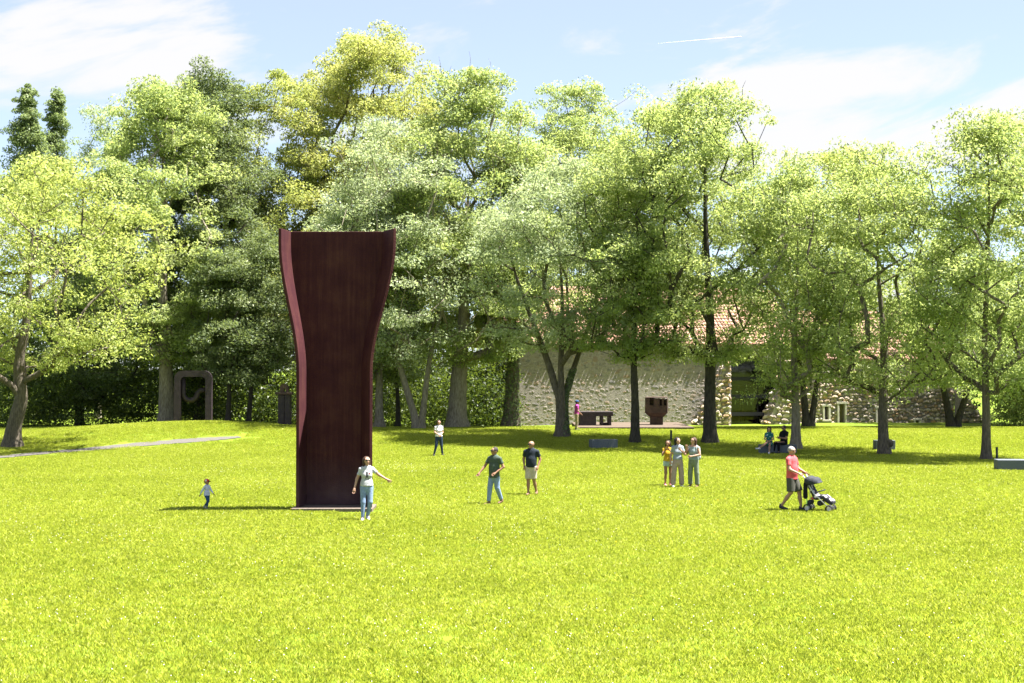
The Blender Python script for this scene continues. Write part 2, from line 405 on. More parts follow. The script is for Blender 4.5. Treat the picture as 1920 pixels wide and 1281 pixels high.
b = gd(534, 81.5); e = empty('steel_stele', b, 0, 'dark steel column with pale capped slab, left behind the tall sculpture', 'sculpture')
m = MB(); m.box(-.34, .02, -.3, .3, -.1, 1.72, .02); m.box(.03, .36, -.3, .3, -.1, 1.72, .02); m.build('column', M['steel_dark'], e)
MB().box(-.46, .46, -.42, .42, 1.73, 1.87, .02).build('slab', M['steel_rust'], e)
pts = [(-.22, 1.875)] + [(-.02 + .24 * math.cos(a), 2.12 + .22 * math.sin(a)) for a in np.linspace(math.pi, 0, 12)] + [(.22, 1.875), (.10, 1.875), (.10, 2.05), (-.02, 2.10), (-.02, 1.875)]
MB().prism(pts[::-1], -.22, .22).build('head_block', M['steel_rust'], e)

b = gd(1117, 86); e = empty('low_steel_block', b + Vector((0, 0, .12)), R(2), 'long low brown steel block with square openings before the stone wall', 'sculpture')
for nm, args in (('left_block', (-1.02, -.02, -.5, .5, 0, .85)), ('lintel', (-.017, 1.0, -.5, .5, .58, .85)), ('pillar', (.26, .42, -.45, .45, 0, .577)), ('pillar', (.72, .90, -.45, .45, 0, .577)), ('crosspiece', (.423, .717, -.3, .3, 0, .17)), ('crosspiece', (-.017, .257, -.1, .3, 0, .04))):
    MB().box(*args, .012).build(nm.replace('left_', ''), M['steel_dark'], e)
b = gd(1231, 87); e = empty('steel_cube_head', b + Vector((0, 0, .12)), R(-8), 'rusty steel block with notches on a short stem before the stone wall', 'sculpture')
H1 = MB(); H1.add([(-.45, -.4, .56), (.45, -.4, .56), (.45, .4, .56), (-.45, .4, .56), (-.68, -.6, .80), (.68, -.6, .80), (.68, .6, .80), (-.68, .6, .80)], [(3, 2, 1, 0), (0, 1, 5, 4), (1, 2, 6, 5), (2, 3, 7, 6), (3, 0, 4, 7), (4, 5, 6, 7)])
H1.build('chamfered_underside', M['steel_rust'], e)
hb = MB(); hb.box(-.68, .68, -.6, .6, .803, 1.25); hb.box(-.68, -.40, -.6, .6, 1.252, 1.70); hb.box(-.15, .20, -.6, .6, 1.252, 1.66)
hb.box(.34, .46, -.6, .6, 1.252, 1.66); hb.box(.60, .68, -.6, .6, 1.252, 1.66); hb.box(-.398, -.152, -.3, .6, 1.252, 1.68); hb.box(.202, .338, -.3, .6, 1.252, 1.62); hb.box(.462, .598, -.3, .6, 1.252, 1.6)
hb.build('head_block', M['steel_rust'], e)
MB().box(-.66, .66, -.58, .58, 1.702, 1.76, .02).build('top_plate', M['steel_rust'], e)
MB().box(-.40, 0.0, -.35, .35, 0, .558, .01).build('stem', M['steel_rust'], e); MB().box(.003, .38, -.30, .35, 0, .558, .01).build('stem', M['steel_rust'], e)
def slab_on(name, x0, x1, y0, y1, z0, z1, m, label=None, cat=None, kind=None, b=.02):
    cx, cy = (x0 + x1) / 2, (y0 + y1) / 2
    o = MB().box(x0 - cx, x1 - cx, y0 - cy, y1 - cy, 0, z1 - z0, b).build(name, m); o.location = (cx, cy, z0)
    return tag(o, label, cat, None, kind)
tx0, tx1 = (1082 - 960) / F * 83.5, (1300 - 960) / F * 83.5
slab_on('terrace', tx0, tx1, 83.2, 91, -.2, gz(6, 84) + .10, M['earth'], kind='structure')
for k in range(2):
    slab_on('terrace_step', tx0 + .25 + .3 * k, tx0 + 4.4 - .5 * k, 83.2 - .45 * (k + 1), 83.2 - .45 * k - .004, -.2, gz(6, 84) + .10 - .13 * (k + 1), M['earth'], kind='structure')

def bench(px, py, w, h, dpt, rz, label):
    b = gp(px, py); e = empty('granite_bench', b, rz, label, 'bench', 'granite block benches')
    MB().box(-w / 2, w / 2, -dpt / 2, dpt / 2, -.08, h, .012).build('seat_block', M['granite'], e)
    return e
bench(1131, 840, 1.32, .42, .62, R(12), 'blue-grey granite block bench on the grass by the terrace')
bench_c = gp(1457, 853)
bench(1457, 850, 1.75, .42, .55, R(-4), 'granite block bench with a seated couple beside a tree trunk')
bench(1918, 882, 2.15, .43, .7, R(-6), 'granite block bench cut by the right edge of the photo')
bench(1657, 843, .95, .46, .5, R(5), 'granite block bench mostly hidden behind a trunk')
def bollard(px, py, h, r, label):
    b = gp(px, py); e = empty('bollard_light', b, 0, label, 'bollard', 'dark bollard posts')
    MB().tube([(0, 0, -.1), (0, 0, h - .02)], r, 12).build('post', M['post'], e, False)
    MB().tube([(0, 0, h - .018), (0, 0, h + .01)], r * 1.12, 12).build('cap', M['post'], e, False)
bollard(1258, 826, .52, .055, 'slim dark bollard behind the three women')
bollard(1868, 862, .55, .05, 'slim dark bollard by the bench at the right edge')

# ------------------------------------------------------------------ stone farmhouse
BW = empty('stone_farmhouse', (0.35, 93.5, 0), R(12), 'long old stone farmhouse with pink tiled roof behind the trees', 'building')
rng = np.random.default_rng(11)
def wall_panel(x0, x1, y, z0, z1, t, holes, name='wall'):
    """front wall at local y with rectangular holes, thickness t, as a grid of boxes"""
    xs = sorted(set([x0, x1] + [h[0] for h in holes] + [h[1] for h in holes])); zs = sorted(set([z0, z1] + [h[2] for h in holes] + [h[3] for h in holes]))
    m = MB()
    for i in range(len(xs) - 1):
        run = None
        for j in range(len(zs) - 1):
            cx, cz = (xs[i] + xs[i + 1]) / 2, (zs[j] + zs[j + 1]) / 2
            if any(h[0] < cx < h[1] and h[2] < cz < h[3] for h in holes): continue
            m.box(xs[i], xs[i + 1], y, y + t, zs[j], zs[j + 1])
    return m.build(name, M['mortar'], BW)
def stone_mesh(seed):
    r = np.random.default_rng(seed); v = []; n = 7
    for ring, (rr, yy) in enumerate(((1.0, .15), (.94, -.55), (.62, -.95))):
        for k in range(n):
            a = 2 * math.pi * k / n + .2; c, s = math.cos(a), math.sin(a); p = 5
            sup = (abs(c) ** p + abs(s) ** p) ** (-1 / p) * rr * (1 + .09 * r.standard_normal())
            v.append((c * sup * .5, yy * .5 * (1 + .15 * r.standard_normal()), s * sup * .5))
    v.append((0, -.52, 0)); f = []
    for q in range(2):
        for k in range(n):
            a, b_ = q * n + k, q * n + (k + 1) % n; f.append((a, b_, b_ + n, a + n))
    f += [(2 * n + k, 2 * n + (k + 1) % n, 3 * n) for k in range(n)]
    return np.array(v), f
STONES = [stone_mesh(100 + i) for i in range(10)]
stone_data = {}
all_stones = []          # (local matrix pieces, kind)
def lay(x0, x1, z0, z1, y, holes, hmin, hmax, kind, inside=None, rotx=0.0):
    z = z0
    while z < z1 - .06:
        h = rng.uniform(hmin, hmax); x = x0 + rng.uniform(-.1, 0)
        while x < x1 - .05:
            w = h * rng.uniform(.8, 2.1); w = min(w, x1 - x)
            cx, cz = x + w / 2, z + h / 2 + rng.normal(0, .05); hs = h * rng.uniform(.7, 1.1)
            x += w
            if w < .1 or cz + h * .5 > z1 or cx - w * .5 < x0 - .02: continue
            if any(hh[0] - w * .45 < cx < hh[1] + w * .45 and hh[2] - h * .45 < cz < hh[3] + h * .45 for hh in holes): continue
            if inside and not inside(cx, cz, w, h): continue
            all_stones.append((cx, y, cz, w * .95, rng.uniform(.07, .17) * (.2 if kind == 'stone_plastered' else 1), hs * .93, rng.normal(0, .16), kind, rng.integers(10)))
        z += h * rng.uniform(.9, 1.02)
# openings (local metres): glazed bay, small window, doors, niche
bay = (14.55, 19.15, 0.0, 5.0)
LH = []                                     # main wall
RH = [(21.60, 21.88, 0.55, 1.45), (22.67, 23.09, -.2, 1.62), (25.53, 25.88, -.2, 1.30), (28.40, 28.65, -.2, .45)]
wall_panel(0, 14.55, 0, -.6, 5.62, .7, LH); wall_panel(14.552, 19.148, 0.003, 5.0, 5.62, .69, []); wall_panel(19.15, 31.4, 0, -.6, 4.6, .7, RH)
# end walls, back
MB().box(0, .7, .703, 12, -.6, 5.6).build('end_wall', M['mortar'], BW); MB().box(30.7, 31.4, .703, 9, -.6, 4.58).build('end_wall', M['mortar'], BW)
MB().box(.703, 30.69, 11.3, 12, -.6, 5.6).build('back_wall', M['mortar'], BW)
lay(0, 14.5, -.2, 5.55, .014, LH, .14, .30, 'stone_plastered')
lay(19.2, 31.35, -.2, 4.5, -.045, RH, .15, .30, 'stone_rubble')
# raking buttresses (their tops slope in the plane of the wall)
def buttress(xa, xb, ztop, dep, flip, nm):
    poly = [(xa, -.6), (xb, -.6), (xb, ztop), (xb - .25, ztop)] if not flip else [(xa, -.6), (xb, -.6), (xa + .25, ztop), (xa, ztop)]
    MB().prism(poly, -dep, -.002).build('buttress', M['mortar'], BW)
    def ins(cx, cz, w, h):
        t = (cz + .6) / (ztop + .6); lo, hi = (xa + (xb - .25 - xa) * t, xb) if not flip else (xa, xb + (xa + .25 - xb) * t)
        return lo - .05 < cx - w * .5 and cx + w * .5 < hi + .05
    lay(xa, xb, -.2, ztop, -dep - .04, [], .20, .34, nm, ins)
    n = 14                                   # coping stones up the rake
    for k in range(n):
        t = (k + .5) / n; z = -.5 + (ztop + .4) * t; x = (xa + (xb - .25 - xa) * t) if not flip else (xb + (xa + .25 - xb) * t)
        for q in range(3):
            all_stones.append((x + (.03 if not flip else -.03) + rng.normal(0, .07), -dep + .15 + q * dep / 3 + rng.normal(0, .06), z + rng.normal(0, .06), rng.uniform(.25, .5), rng.uniform(.2, .32), rng.uniform(.16, .3), rng.normal(0, .2), nm, rng.integers(10)))
buttress(11.75, 14.35, 4.6, 1.3, False, 'stone_rubble')
buttress(16.6, 19.05, 4.8, 1.3, False, 'stone_rubble')
buttress(31.42, 33.7, 2.6, .9, True, 'stone_rubble')
all_stones.sort(key=lambda s: -s[3] * s[5])
def place_stone(s, name='stone'):
    cx, y, cz, w, dp, h, rz, kind, i = s; i = int(i)
    key = (kind, i)
    if key not in stone_data:
        me = bpy.data.meshes.new('stone'); vv, ff = STONES[i]; me.from_pydata([tuple(p) for p in vv], [], ff); me.update(); me.materials.append(M[kind]); stone_data[key] = me
    o = link(name, stone_data[key], BW); o.location = (cx, y, cz); o.scale = (w, dp * 1.6, h); o.rotation_euler = (0, rz, 0)
for s in all_stones[:300]: place_stone(s)
for kind in ('stone_plastered', 'stone_rubble'):
    m = MB()
    for s in all_stones[300:]:
        if s[7] != kind: continue
        vv, ff = STONES[int(s[8])]; c, sn = math.cos(s[6]), math.sin(s[6])
        m.add([(s[0] + (p[0] * s[3] * c + p[2] * s[5] * sn), s[1] + p[1] * s[4] * 1.6, s[2] + (-p[0] * s[3] * sn + p[2] * s[5] * c)) for p in vv], ff)
    tag(m.build('small_stones', M[kind], BW), kind='stuff')
# roof: main pitch and lower wing, barrel tiles as geometry
def roof(x0, x1, ye, ze, yr, zr, nm):
    sl = MB().add([(x0, ye, ze - .12), (x1, ye, ze - .12), (x1, yr, zr - .12), (x0, yr, zr - .12), (x0, ye, ze), (x1, ye, ze), (x1, yr, zr), (x0, yr, zr)],
        [(3, 2, 1, 0), (4, 5, 6, 7), (0, 1, 5, 4), (1, 2, 6, 5), (2, 3, 7, 6), (3, 0, 4, 7)]).build(nm, M['tile'], BW)
    L = math.hypot(yr - ye, zr - ze); uy, uz = (yr - ye) / L, (zr - ze) / L; ny, nz_ = -uz, uy
    cw, cl = .24, .42; V = []; Fc = []; base = 0; r = np.random.default_rng(5)
    for i in range(int((x1 - x0) / cw)):
        xc = x0 + cw * (i + .5)
        for j in range(int(L / cl)):
            s0 = j * cl + r.normal(0, .015); lift = abs(r.normal(.01, .012)); dx = r.normal(0, .012)
            for (s_, rad, up) in ((s0, .115, .05), (s0 + cl * 1.12, .092, .0)):
                for k in range(5):
                    a = math.pi * k / 4; ox = math.cos(a) * rad; on = math.sin(a) * rad * .9 + up + lift + .012
                    V.append((xc + dx + ox, ye + uy * s_ + ny * on, ze + uz * s_ + nz_ * on))
            for k in range(4): Fc.append((base + k, base + k + 1, base + k + 6, base + k + 5))
            base += 10
    t = mesh_np('roof_tiles', np.array(V), np.array(Fc)[:, ::-1], M['tile'], sl); tag(t, kind='stuff')
    return sl
roof(-.7, 20.2, -.12, 5.64, 6.5, 9.9, 'roof'); 
MB().add([(-.7, 6.6, 9.9), (20.2, 6.6, 9.9), (20.2, 13.2, 5.6), (-.7, 13.2, 5.6)], [(0, 1, 2, 3)]).build('rear_roof', M['tile'], BW)
MB().add([(0, .72, 5.6), (0, 11.9, 5.6), (0, 6.5, 9.7), (.6, .72, 5.6), (.6, 11.9, 5.6), (.6, 6.5, 9.7)], [(0, 2, 1), (3, 4, 5), (0, 3, 5, 2), (1, 2, 5, 4)]).build('gable', M['mortar'], BW)
roof(20.25, 32.0, -.12, 4.64, 6.4, 8.3, 'wing_roof')
# glazed bay: dark posts, rails, panes, timber inside
for x in (14.66, 19.04): MB().box(x - .10, x + .10, .05, .30, -.3, 4.99).build('bay_post', M['frame_dark'], BW)
for z in (.05, .85, 2.05, 3.25, 4.4): MB().box(14.765, 18.935, .08, .27, z, z + .24).build('bay_rail', M['frame_dark'], BW)
for z0, z1 in ((.295, .845), (1.095, 2.045), (2.295, 3.245), (3.495, 4.395)):
    for x0, x1 in ((14.77, 16.8), (16.84, 18.93)):
        MB().box(x0, x1, .16, .175, z0, z1).build('pane', M['glass'], BW)
MB().box(16.804, 16.836, .12, .22, .30, 4.39).build('mullion', M['frame_dark'], BW)
MB().tube([(15.4, 1.6, 3.0), (16.0, 1.6, 2.85), (16.35, 1.6, .2)], .16, 6).build('timber_brace', M['timber'], BW)
MB().tube([(14.8, 1.7, 2.7), (16.9, 1.7, 2.95)], .17, 6).build('timber_beam', M['timber'], BW)
MB().box(14.0, 14.5, .703, 6, -.5, 5.5).build('inner_wall', M['plaster'], BW); MB().box(19.2, 19.7, .703, 6, -.5, 4.5).build('inner_wall', M['plaster'], BW)
MB().box(14.0, 19.7, 6.003, 6.3, -.5, 5.5).build('inner_partition', M['plaster'], BW); MB().box(14.0, 19.7, .75, 6.3, 5.51, 5.6).build('inner_ceiling', M['timber'], BW)
MB().box(14.55, 19.15, .75, 6, -.5, -.15).build('inner_floor', M['concrete'], BW)
def opening(h, leaf, nm):
    x0, x1, z0, z1 = h
    f = MB().box(x0, x1, .30, .36, z0, z1).build(nm, leaf, BW)
    for a in ((x0 - .14, x0 - .003, -.16, .2, z0, z1), (x1 + .003, x1 + .14, -.16, .2, z0, z1), (x0 - .2, x1 + .2, -.17, .2, z1 + .003, z1 + .16)):
        MB().box(*a, .012).build('frame', M['dressed'], f)
    if nm == 'window': MB().box(x0 - .18, x1 + .18, -.2, .2, z0 - .12, z0 - .003, .012).build('sill', M['dressed'], f)
opening(RH[0], M['frame_dark'], 'window'); opening(RH[1], M['door_wood'], 'door'); opening(RH[2], M['door_wood'], 'door'); opening(RH[3], M['door_wood'], 'hatch')
#CONT
# ------------------------------------------------------------------ trees
def leaf_quads(cent, nrm, dirs, L, W, rng):
    """one small blade per leaf"""
    side = np.cross(nrm, dirs); side /= np.linalg.norm(side, axis=1)[:, None] + 1e-9
    L = L[:, None]; W = W[:, None]
    a = cent - dirs * L * .4 - side * W * .5; b = cent - dirs * L * .25 + side * W * .5; c = cent + dirs * L * .6
    v = np.stack([a, b, c], 1).reshape(-1, 3)
    return v, np.arange(len(cent) * 3).reshape(-1, 3)
def unit(a): return a / (np.linalg.norm(a, axis=1)[:, None] + 1e-9)
def scatter_leaves(centres, n_per, spread, size, rng, tint0, flat=.6, droop=.35, aspect=.5, up=.35):
    k = len(centres); c = np.repeat(centres, n_per, 0); sp = np.repeat(spread, n_per)[:, None] if np.ndim(spread) else spread
    off = rng.standard_normal((k * n_per, 3)); off *= np.minimum(1, 1.6 / np.linalg.norm(off, axis=1))[:, None]
    pos = c + off * sp * np.array([1, 1, flat])
    pos[:, 2] -= droop * sp.ravel() * (off[:, 0] ** 2 + off[:, 1] ** 2) * .35 if np.ndim(spread) else droop * spread * (off[:, 0] ** 2 + off[:, 1] ** 2) * .35
    nrm = unit(rng.standard_normal((k * n_per, 3)) + np.array([0, 0, up]) + off * .35)
    d = rng.standard_normal((k * n_per, 3)) + off * .6 - np.array([0, 0, .35]); d = unit(d - nrm * (d * nrm).sum(1)[:, None])
    L = size * rng.uniform(.6, 1.35, k * n_per); W = L * aspect * rng.uniform(.8, 1.2, k * n_per)
    v, f = leaf_quads(pos, nrm, d, L, W, rng)
    tint = np.clip(np.repeat(tint0, n_per) + rng.normal(0, .16, k * n_per), 0, 1)
    return v, f, tint
def rings(mb_v, mb_f, pts, rad, n, rng=None, rough=0.0):
    base = len(mb_v); u = None; m = len(pts)
    for i in range(m):
        d = pts[min(i + 1, m - 1)] - pts[max(i - 1, 0)]; d = d / (np.linalg.norm(d) + 1e-9)
        if u is None:
            u = np.cross(d, [0.31, .9, .17]); u /= np.linalg.norm(u)
        u = u - d * (u @ d); u /= np.linalg.norm(u) + 1e-9; w = np.cross(d, u)
        for k in range(n):
            a = 2 * math.pi * k / n; r = rad[i] * (1 + (rng.normal(0, rough) if rng is not None else 0))
            mb_v.append(pts[i] + (u * math.cos(a) + w * math.sin(a)) * r)
    for i in range(m - 1):
        for k in range(n):
            a, b_ = base + i * n + k, base + i * n + (k + 1) % n
            mb_f.append((a, b_, b_ + n, a + n))
PROF = {'round': lambda t: np.sqrt(np.clip(1 - (2 * t - 1) ** 2, 0, 1)) * (1.12 - .25 * t),
        'oval': lambda t: np.clip(np.sin(np.pi * np.clip(t, 0, 1) ** .8), 0, 1) ** .7,
        'cone': lambda t: np.clip((1 - t) ** .75 * np.minimum(1, t * 7 + .25), 0, 1),
        'vase': lambda t: np.clip(np.sqrt(np.clip(1 - (2 * t - 1) ** 2, 0, 1)) * (.62 + .5 * t), 0, 1.2)}
def tree(name, base, crown, label, leaf, bark, seed, trunk_r=.28, prof='round', clusters=260, per=105, size=.24, spread=.75, depth=None,
         bends=(), stems=1, leader=.8, clear=.55, cat='tree', group=None, shell=.55, aspect=.5, tint=(.5, .17), fork=0.0, bare=0, ivy=0, burl=None, dens=.85):
    """base: ground point; crown: (left px, right px, top px, bottom px) read at the tree's own distance"""
    rng = np.random.default_rng(seed)
    d = base.y; s = d / F
    x0, x1, z1, z0 = (crown[0] - 960) * s, (crown[1] - 960) * s, CAM_H - (crown[2] - HZ) * s, CAM_H - (crown[3] - HZ) * s
    cx, rx, Hc = (x0 + x1) / 2 - base.x, (x1 - x0) / 2, z1 - z0
    ry = depth or rx * .95; z0 -= base.z; z1 -= base.z; z0 += .55 * spread; z1 -= .45 * spread; Hc = z1 - z0; clusters = int(clusters * 1.28); per = int(per * dens * 2.35); size *= .64
    root = empty(name, base, 0, label, cat, group)
    # clumps of foliage inside the crown's outline
    lob = rng.uniform(0, 2 * np.pi, 6); lobz = rng.uniform(2, 5, 6)
    def sample(n):
        out = np.zeros((0, 3))
        while len(out) < n:
            t = rng.uniform(0, 1, n * 4) ** .92; a = rng.uniform(0, 2 * np.pi, n * 4); q = np.maximum(rng.uniform(0, 1, n * 4) ** .5, rng.uniform(0, 1, n * 4) * 0 + (rng.uniform(0, 1, n * 4) < shell) * rng.uniform(.72, 1, n * 4))
            r = PROF[prof](t); wob = 1 + .16 * np.sin(3 * a + lob[0] + t * lobz[0]) + .12 * np.sin(5 * a + lob[1] - t * 9) + .10 * np.sin(2 * a + lob[2] + t * 15)
            p = np.stack([cx * np.clip(t * 1.6 + .25, 0, 1) + np.cos(a) * q * r * rx * wob, np.sin(a) * q * r * ry * wob, z0 + t * Hc * (1 + .05 * np.sin(3 * a + lob[4]))], -1)
            out = np.concatenate([out, p[rng.uniform(0, 1, len(p)) < .25 + .75 * np.minimum(1, r + .2)]])
        return out[:n]
    macro = sample(max(20, clusters // 4)); att = (sample(clusters) + rng.normal(0, .25, (clusters, 3)) if prof == 'cone' else macro[rng.integers(0, len(macro), clusters)] + rng.normal(0, spread * .85, (clusters, 3)) * np.array([1, 1, .6]))
    keep = sample(clusters // 7); att[:len(keep)] = keep
    att[:, 2] = np.clip(att[:, 2], z0 + .1, z1)
    if prof == 'cone': att[:6] = np.array([cx, 0, z1]) + np.stack([rng.normal(0, .12, 6), rng.normal(0, .12, 6), np.linspace(-1.6, .5, 6)], -1)
    # trunk(s)
    nodes, par = [], []
    zc = z0 + clear * 0 
    trunk_parts = []
    top = z0 + Hc * leader
    for st in range(stems):
        ang = rng.uniform(0, 6.28); n = 14; tip = np.array([cx * .8, 0, top])
        if stems > 1:
            sp_ = (st / (stems - 1) - .5) * 2; tip = np.array([cx * .8 + sp_ * rx * .62, rng.normal(0, .3) * ry, z0 + Hc * (leader - .12 * abs(sp_))])
        pts = []
        for i in range(n + 1):
            t = i / n; tf_ = max(0.0, (t - fork) / (1 - fork)); p = np.array([tip[0] * tf_ ** (1.25 if fork == 0 else .9), tip[1] * t ** 1.2, tip[2] * t])
            p[:2] += .10 * np.array([math.sin(t * 7 + ang), math.cos(t * 5 + ang)]) * min(1, t * 3)
            for (bz, bx, bw) in bends: p[0] += bx * math.exp(-((p[2] - bz) / bw) ** 2)
            if stems > 1: p[0] += (st - (stems - 1) / 2) * trunk_r * (.75 if fork == 0 else .3) * (1 - t)
            pts.append(p)
        pts = np.array(pts)
        r0 = trunk_r / (1 if stems == 1 else 1.25 * (1 + .15 * st)); hh = pts[:, 2]
        rad = r0 * (1 - .88 * (hh / max(top, .1)) ** .9) * (1 + .55 * np.exp(-hh / .32)); rad = np.maximum(rad, .02)
        tt = np.linspace(0, n, n * 4 + 1); P = np.stack([np.interp(tt, range(n + 1), pts[:, k]) for k in range(3)], -1)
        for _ in range(2): P[1:-1] = (P[:-2] + 2 * P[1:-1] + P[2:]) / 4
        RR = np.interp(tt, range(n + 1), rad); RR = r0 * np.maximum(.05, 1 - .9 * (np.clip(P[:, 2], 0, None) / max(top, .1)) ** .9) * (1 + .6 * np.exp(-np.clip(P[:, 2], 0, None) / .3))
        P[0, 2] = -.25
        tv, tf = [], []; rings(tv, tf, P, RR, 11, rng, .035)
        mesh_np('trunk', np.array(tv), np.array(tf), bark, root, smooth=True)
        last = -1
        for i, p in enumerate(pts):
            if p[2] < z0 * clear: continue
            nodes.append(p); par.append(last); last = len(nodes) - 1
    if burl:
        MB().ball(burl, .2, 8, 6).build('burl', bark, root, True)
    nodes = [np.array(p) for p in nodes]
    n_tr = len(nodes)
    # limbs: every clump joins the nearest branch below it
    order = np.argsort(np.linalg.norm((att - np.array([cx * .6, 0, z0])) * np.array([1, 1, .8]), axis=1))
    arr = np.zeros((n_tr + clusters * 14, 3)); arr[:n_tr] = nodes; parent = np.full(len(arr), -1, int); parent[:n_tr] = par
    cnt = n_tr; rad_n = np.zeros(len(arr)); ends = []
    for i in order:
        p = att[i]; D = p - arr[:cnt]; dist = np.linalg.norm(D, axis=1)
        cost = dist + np.maximum(0, .55 * dist - D[:, 2]) * .9 + (np.arange(cnt) < n_tr) * .25
        j = int(np.argmin(cost)); q = arr[j].copy(); L = dist[j]
        m_ = max(1, int(L / .95)); last = j
        bow = np.array([rng.normal(0, .10), rng.normal(0, .10), rng.uniform(-.02, .12)]) * L
        for k in range(1, m_ + 1):
            if cnt >= len(arr): break
            t = k / m_; x = q + (p - q) * t + bow * math.sin(math.pi * t) + (rng.normal(0, .05, 3) if k < m_ else 0)
            arr[cnt] = x; parent[cnt] = last; last = cnt; cnt += 1
        ends.append(last)
    # pipe-model radii
    w = np.zeros(cnt); w[ends] = 1.0
    for i in range(cnt - 1, n_tr - 1, -1): w[parent[i]] += w[i]
    rr = .0135 * np.maximum(w, .6) ** .47 * (trunk_r / .28) ** .4
    rr = np.minimum(rr, trunk_r * .62)
    bv, bf = [], []; used = np.zeros(cnt, bool)
    kids = {}
    for i in range(n_tr, cnt): kids.setdefault(parent[i], []).append(i)
    for i in range(n_tr, cnt):
        if used[i]: continue
        pi = parent[i]
        chain = [pi, i]; used[i] = True; cur = i
        while cur in kids:
            nx = max((k for k in kids[cur] if not used[k]), key=lambda k: w[k], default=None)
            if nx is None: break
            used[nx] = True; chain.append(nx); cur = nx
        r_ = [rr[chain[1]] * 1.1] + [rr[c] for c in chain[1:]]
        rings(bv, bf, arr[chain], r_, 7 if r_[0] > .09 else 4)
    if bare:                                  # dry twigs that stand out of the crown's top
        for _ in range(bare):
            j = att[np.argsort(-att[:, 2])[rng.integers(0, max(6, clusters // 9))]]; L = rng.uniform(.8, 1.8); dr = np.array([rng.normal(0.25, .35), rng.normal(0, .3), 1.0]); dr /= np.linalg.norm(dr)
            pp = np.array([j + dr * L * t + rng.normal(0, .05, 3) for t in (0, .35, .7, 1)]); rings(bv, bf, pp, [.02, .016, .011, .006], 4)
    if bf: mesh_np('branches', np.array(bv), np.array(bf), bark, root, smooth=True)
    tone = np.clip(rng.normal(tint[0], tint[1], clusters), .05, .95)
    shrink = np.clip(.5 + 1.0 * (z1 - att[:, 2]) / Hc, .5, 1.1) if prof == 'cone' else 1.0
    v, f, tn = scatter_leaves(att, per, shrink * spread * rng.uniform(.38, .82, clusters), size, rng, tone, aspect=aspect, flat=.5, up=.6)
    mesh_np('crown', v, f, leaf, root, attr=tn)
    if ivy:
        n = 900; zz_ = rng.uniform(.1, ivy, n); a = rng.uniform(0, 6.28, n); idx = np.interp(zz_, P[:, 2], np.arange(len(P)))
        cxy = np.stack([np.interp(idx, range(len(P)), P[:, k]) for k in (0, 1)], -1); r_ = np.interp(idx, range(len(P)), RR) + .05
        pos = np.stack([cxy[:, 0] + np.cos(a) * r_, cxy[:, 1] + np.sin(a) * r_, zz_], -1); nr = unit(np.stack([np.cos(a), np.sin(a), rng.normal(.2, .4, n)], -1)); dd = unit(np.cross(nr, rng.standard_normal((n, 3))))
        v, f = leaf_quads(pos, nr, dd, np.full(n, .16), np.full(n, .13), rng); mesh_np('ivy', v, f, M['leaf_dark'], root, attr=rng.uniform(0, 1, n))
    return root
A, P_, PL, B_, DK = M['leaf_ash'], M['leaf_pale'], M['leaf_plane'], M['leaf_bright'], M['leaf_dark']
bk, bp, bd = M['bark'], M['bark_pale'], M['bark_dark']
# --- left
tree('maple_tree', gp(24, 838), (-150, 302, 285, 715), 'bright yellow-green tree with bent trunk at the left edge', B_, bk, 1, .42, 'round', 330, 100, .27, .85, bends=((2.4, .35, 1.0), (4.5, -.1, 1.2)), leader=.7, tint=(.58, .15), depth=5.5, dens=.48)
tree('poplar_tree', gd(46, 128), (-2, 98, 160, 430), 'slim dark poplar, leftmost on the skyline', M['leaf_poplar'], bk, 2, .3, 'cone', 210, 62, .36, .95, leader=.95, dens=1)
tree('poplar_tree', gd(100, 131), (76, 132, 168, 410), 'thinner poplar just right of the leftmost poplar', M['leaf_poplar'], bk, 3, .25, 'cone', 130, 62, .36, .85, leader=.95, dens=1)
tree('birch_tree', gd(185, 108), (118, 250, 195, 700), 'thin airy tree on the skyline right of the poplars', P_, bp, 4, .2, 'oval', 150, 70, .26, .8)
tree('ash_tree', gd(150, 92), (30, 300, 395, 770), 'shaded dark tree behind the bright tree at left', DK, bd, 5, .3, 'round', 230, 100, .3, .95)
tree('plane_tree', gd(313, 88), (170, 420, 140, 690), 'big plane tree with thick pale trunk left of the steel arch', A, bp, 6, .52, 'oval', 310, 105, .29, .9, tint=(.55, .17), dens=1)
tree('evergreen_tree', gd(376, 92), (285, 520, 108, 735), 'dark green evergreen rising behind the steel arch', DK, bd, 7, .42, 'oval', 350, 110, .28, .85, leader=.9, dens=1)
tree('plane_tree', gd(492, 96), (395, 640, 128, 700), 'yellowish plane tree left behind the tall sculpture', PL, bk, 8, .45, 'round', 330, 115, .3, .9, leader=.55)
tree('oak_tree', gd(428, 86), (350, 500, 470, 735), 'slim dark-stemmed tree just right of the steel arch', DK, bd, 9, .17, 'round', 130, 90, .26, .75)
tree('oak_tree', gd(466, 87), (420, 575, 420, 740), 'slim dark-stemmed tree between steel arch and stele', DK, bd, 10, .16, 'round', 140, 90, .26, .75)
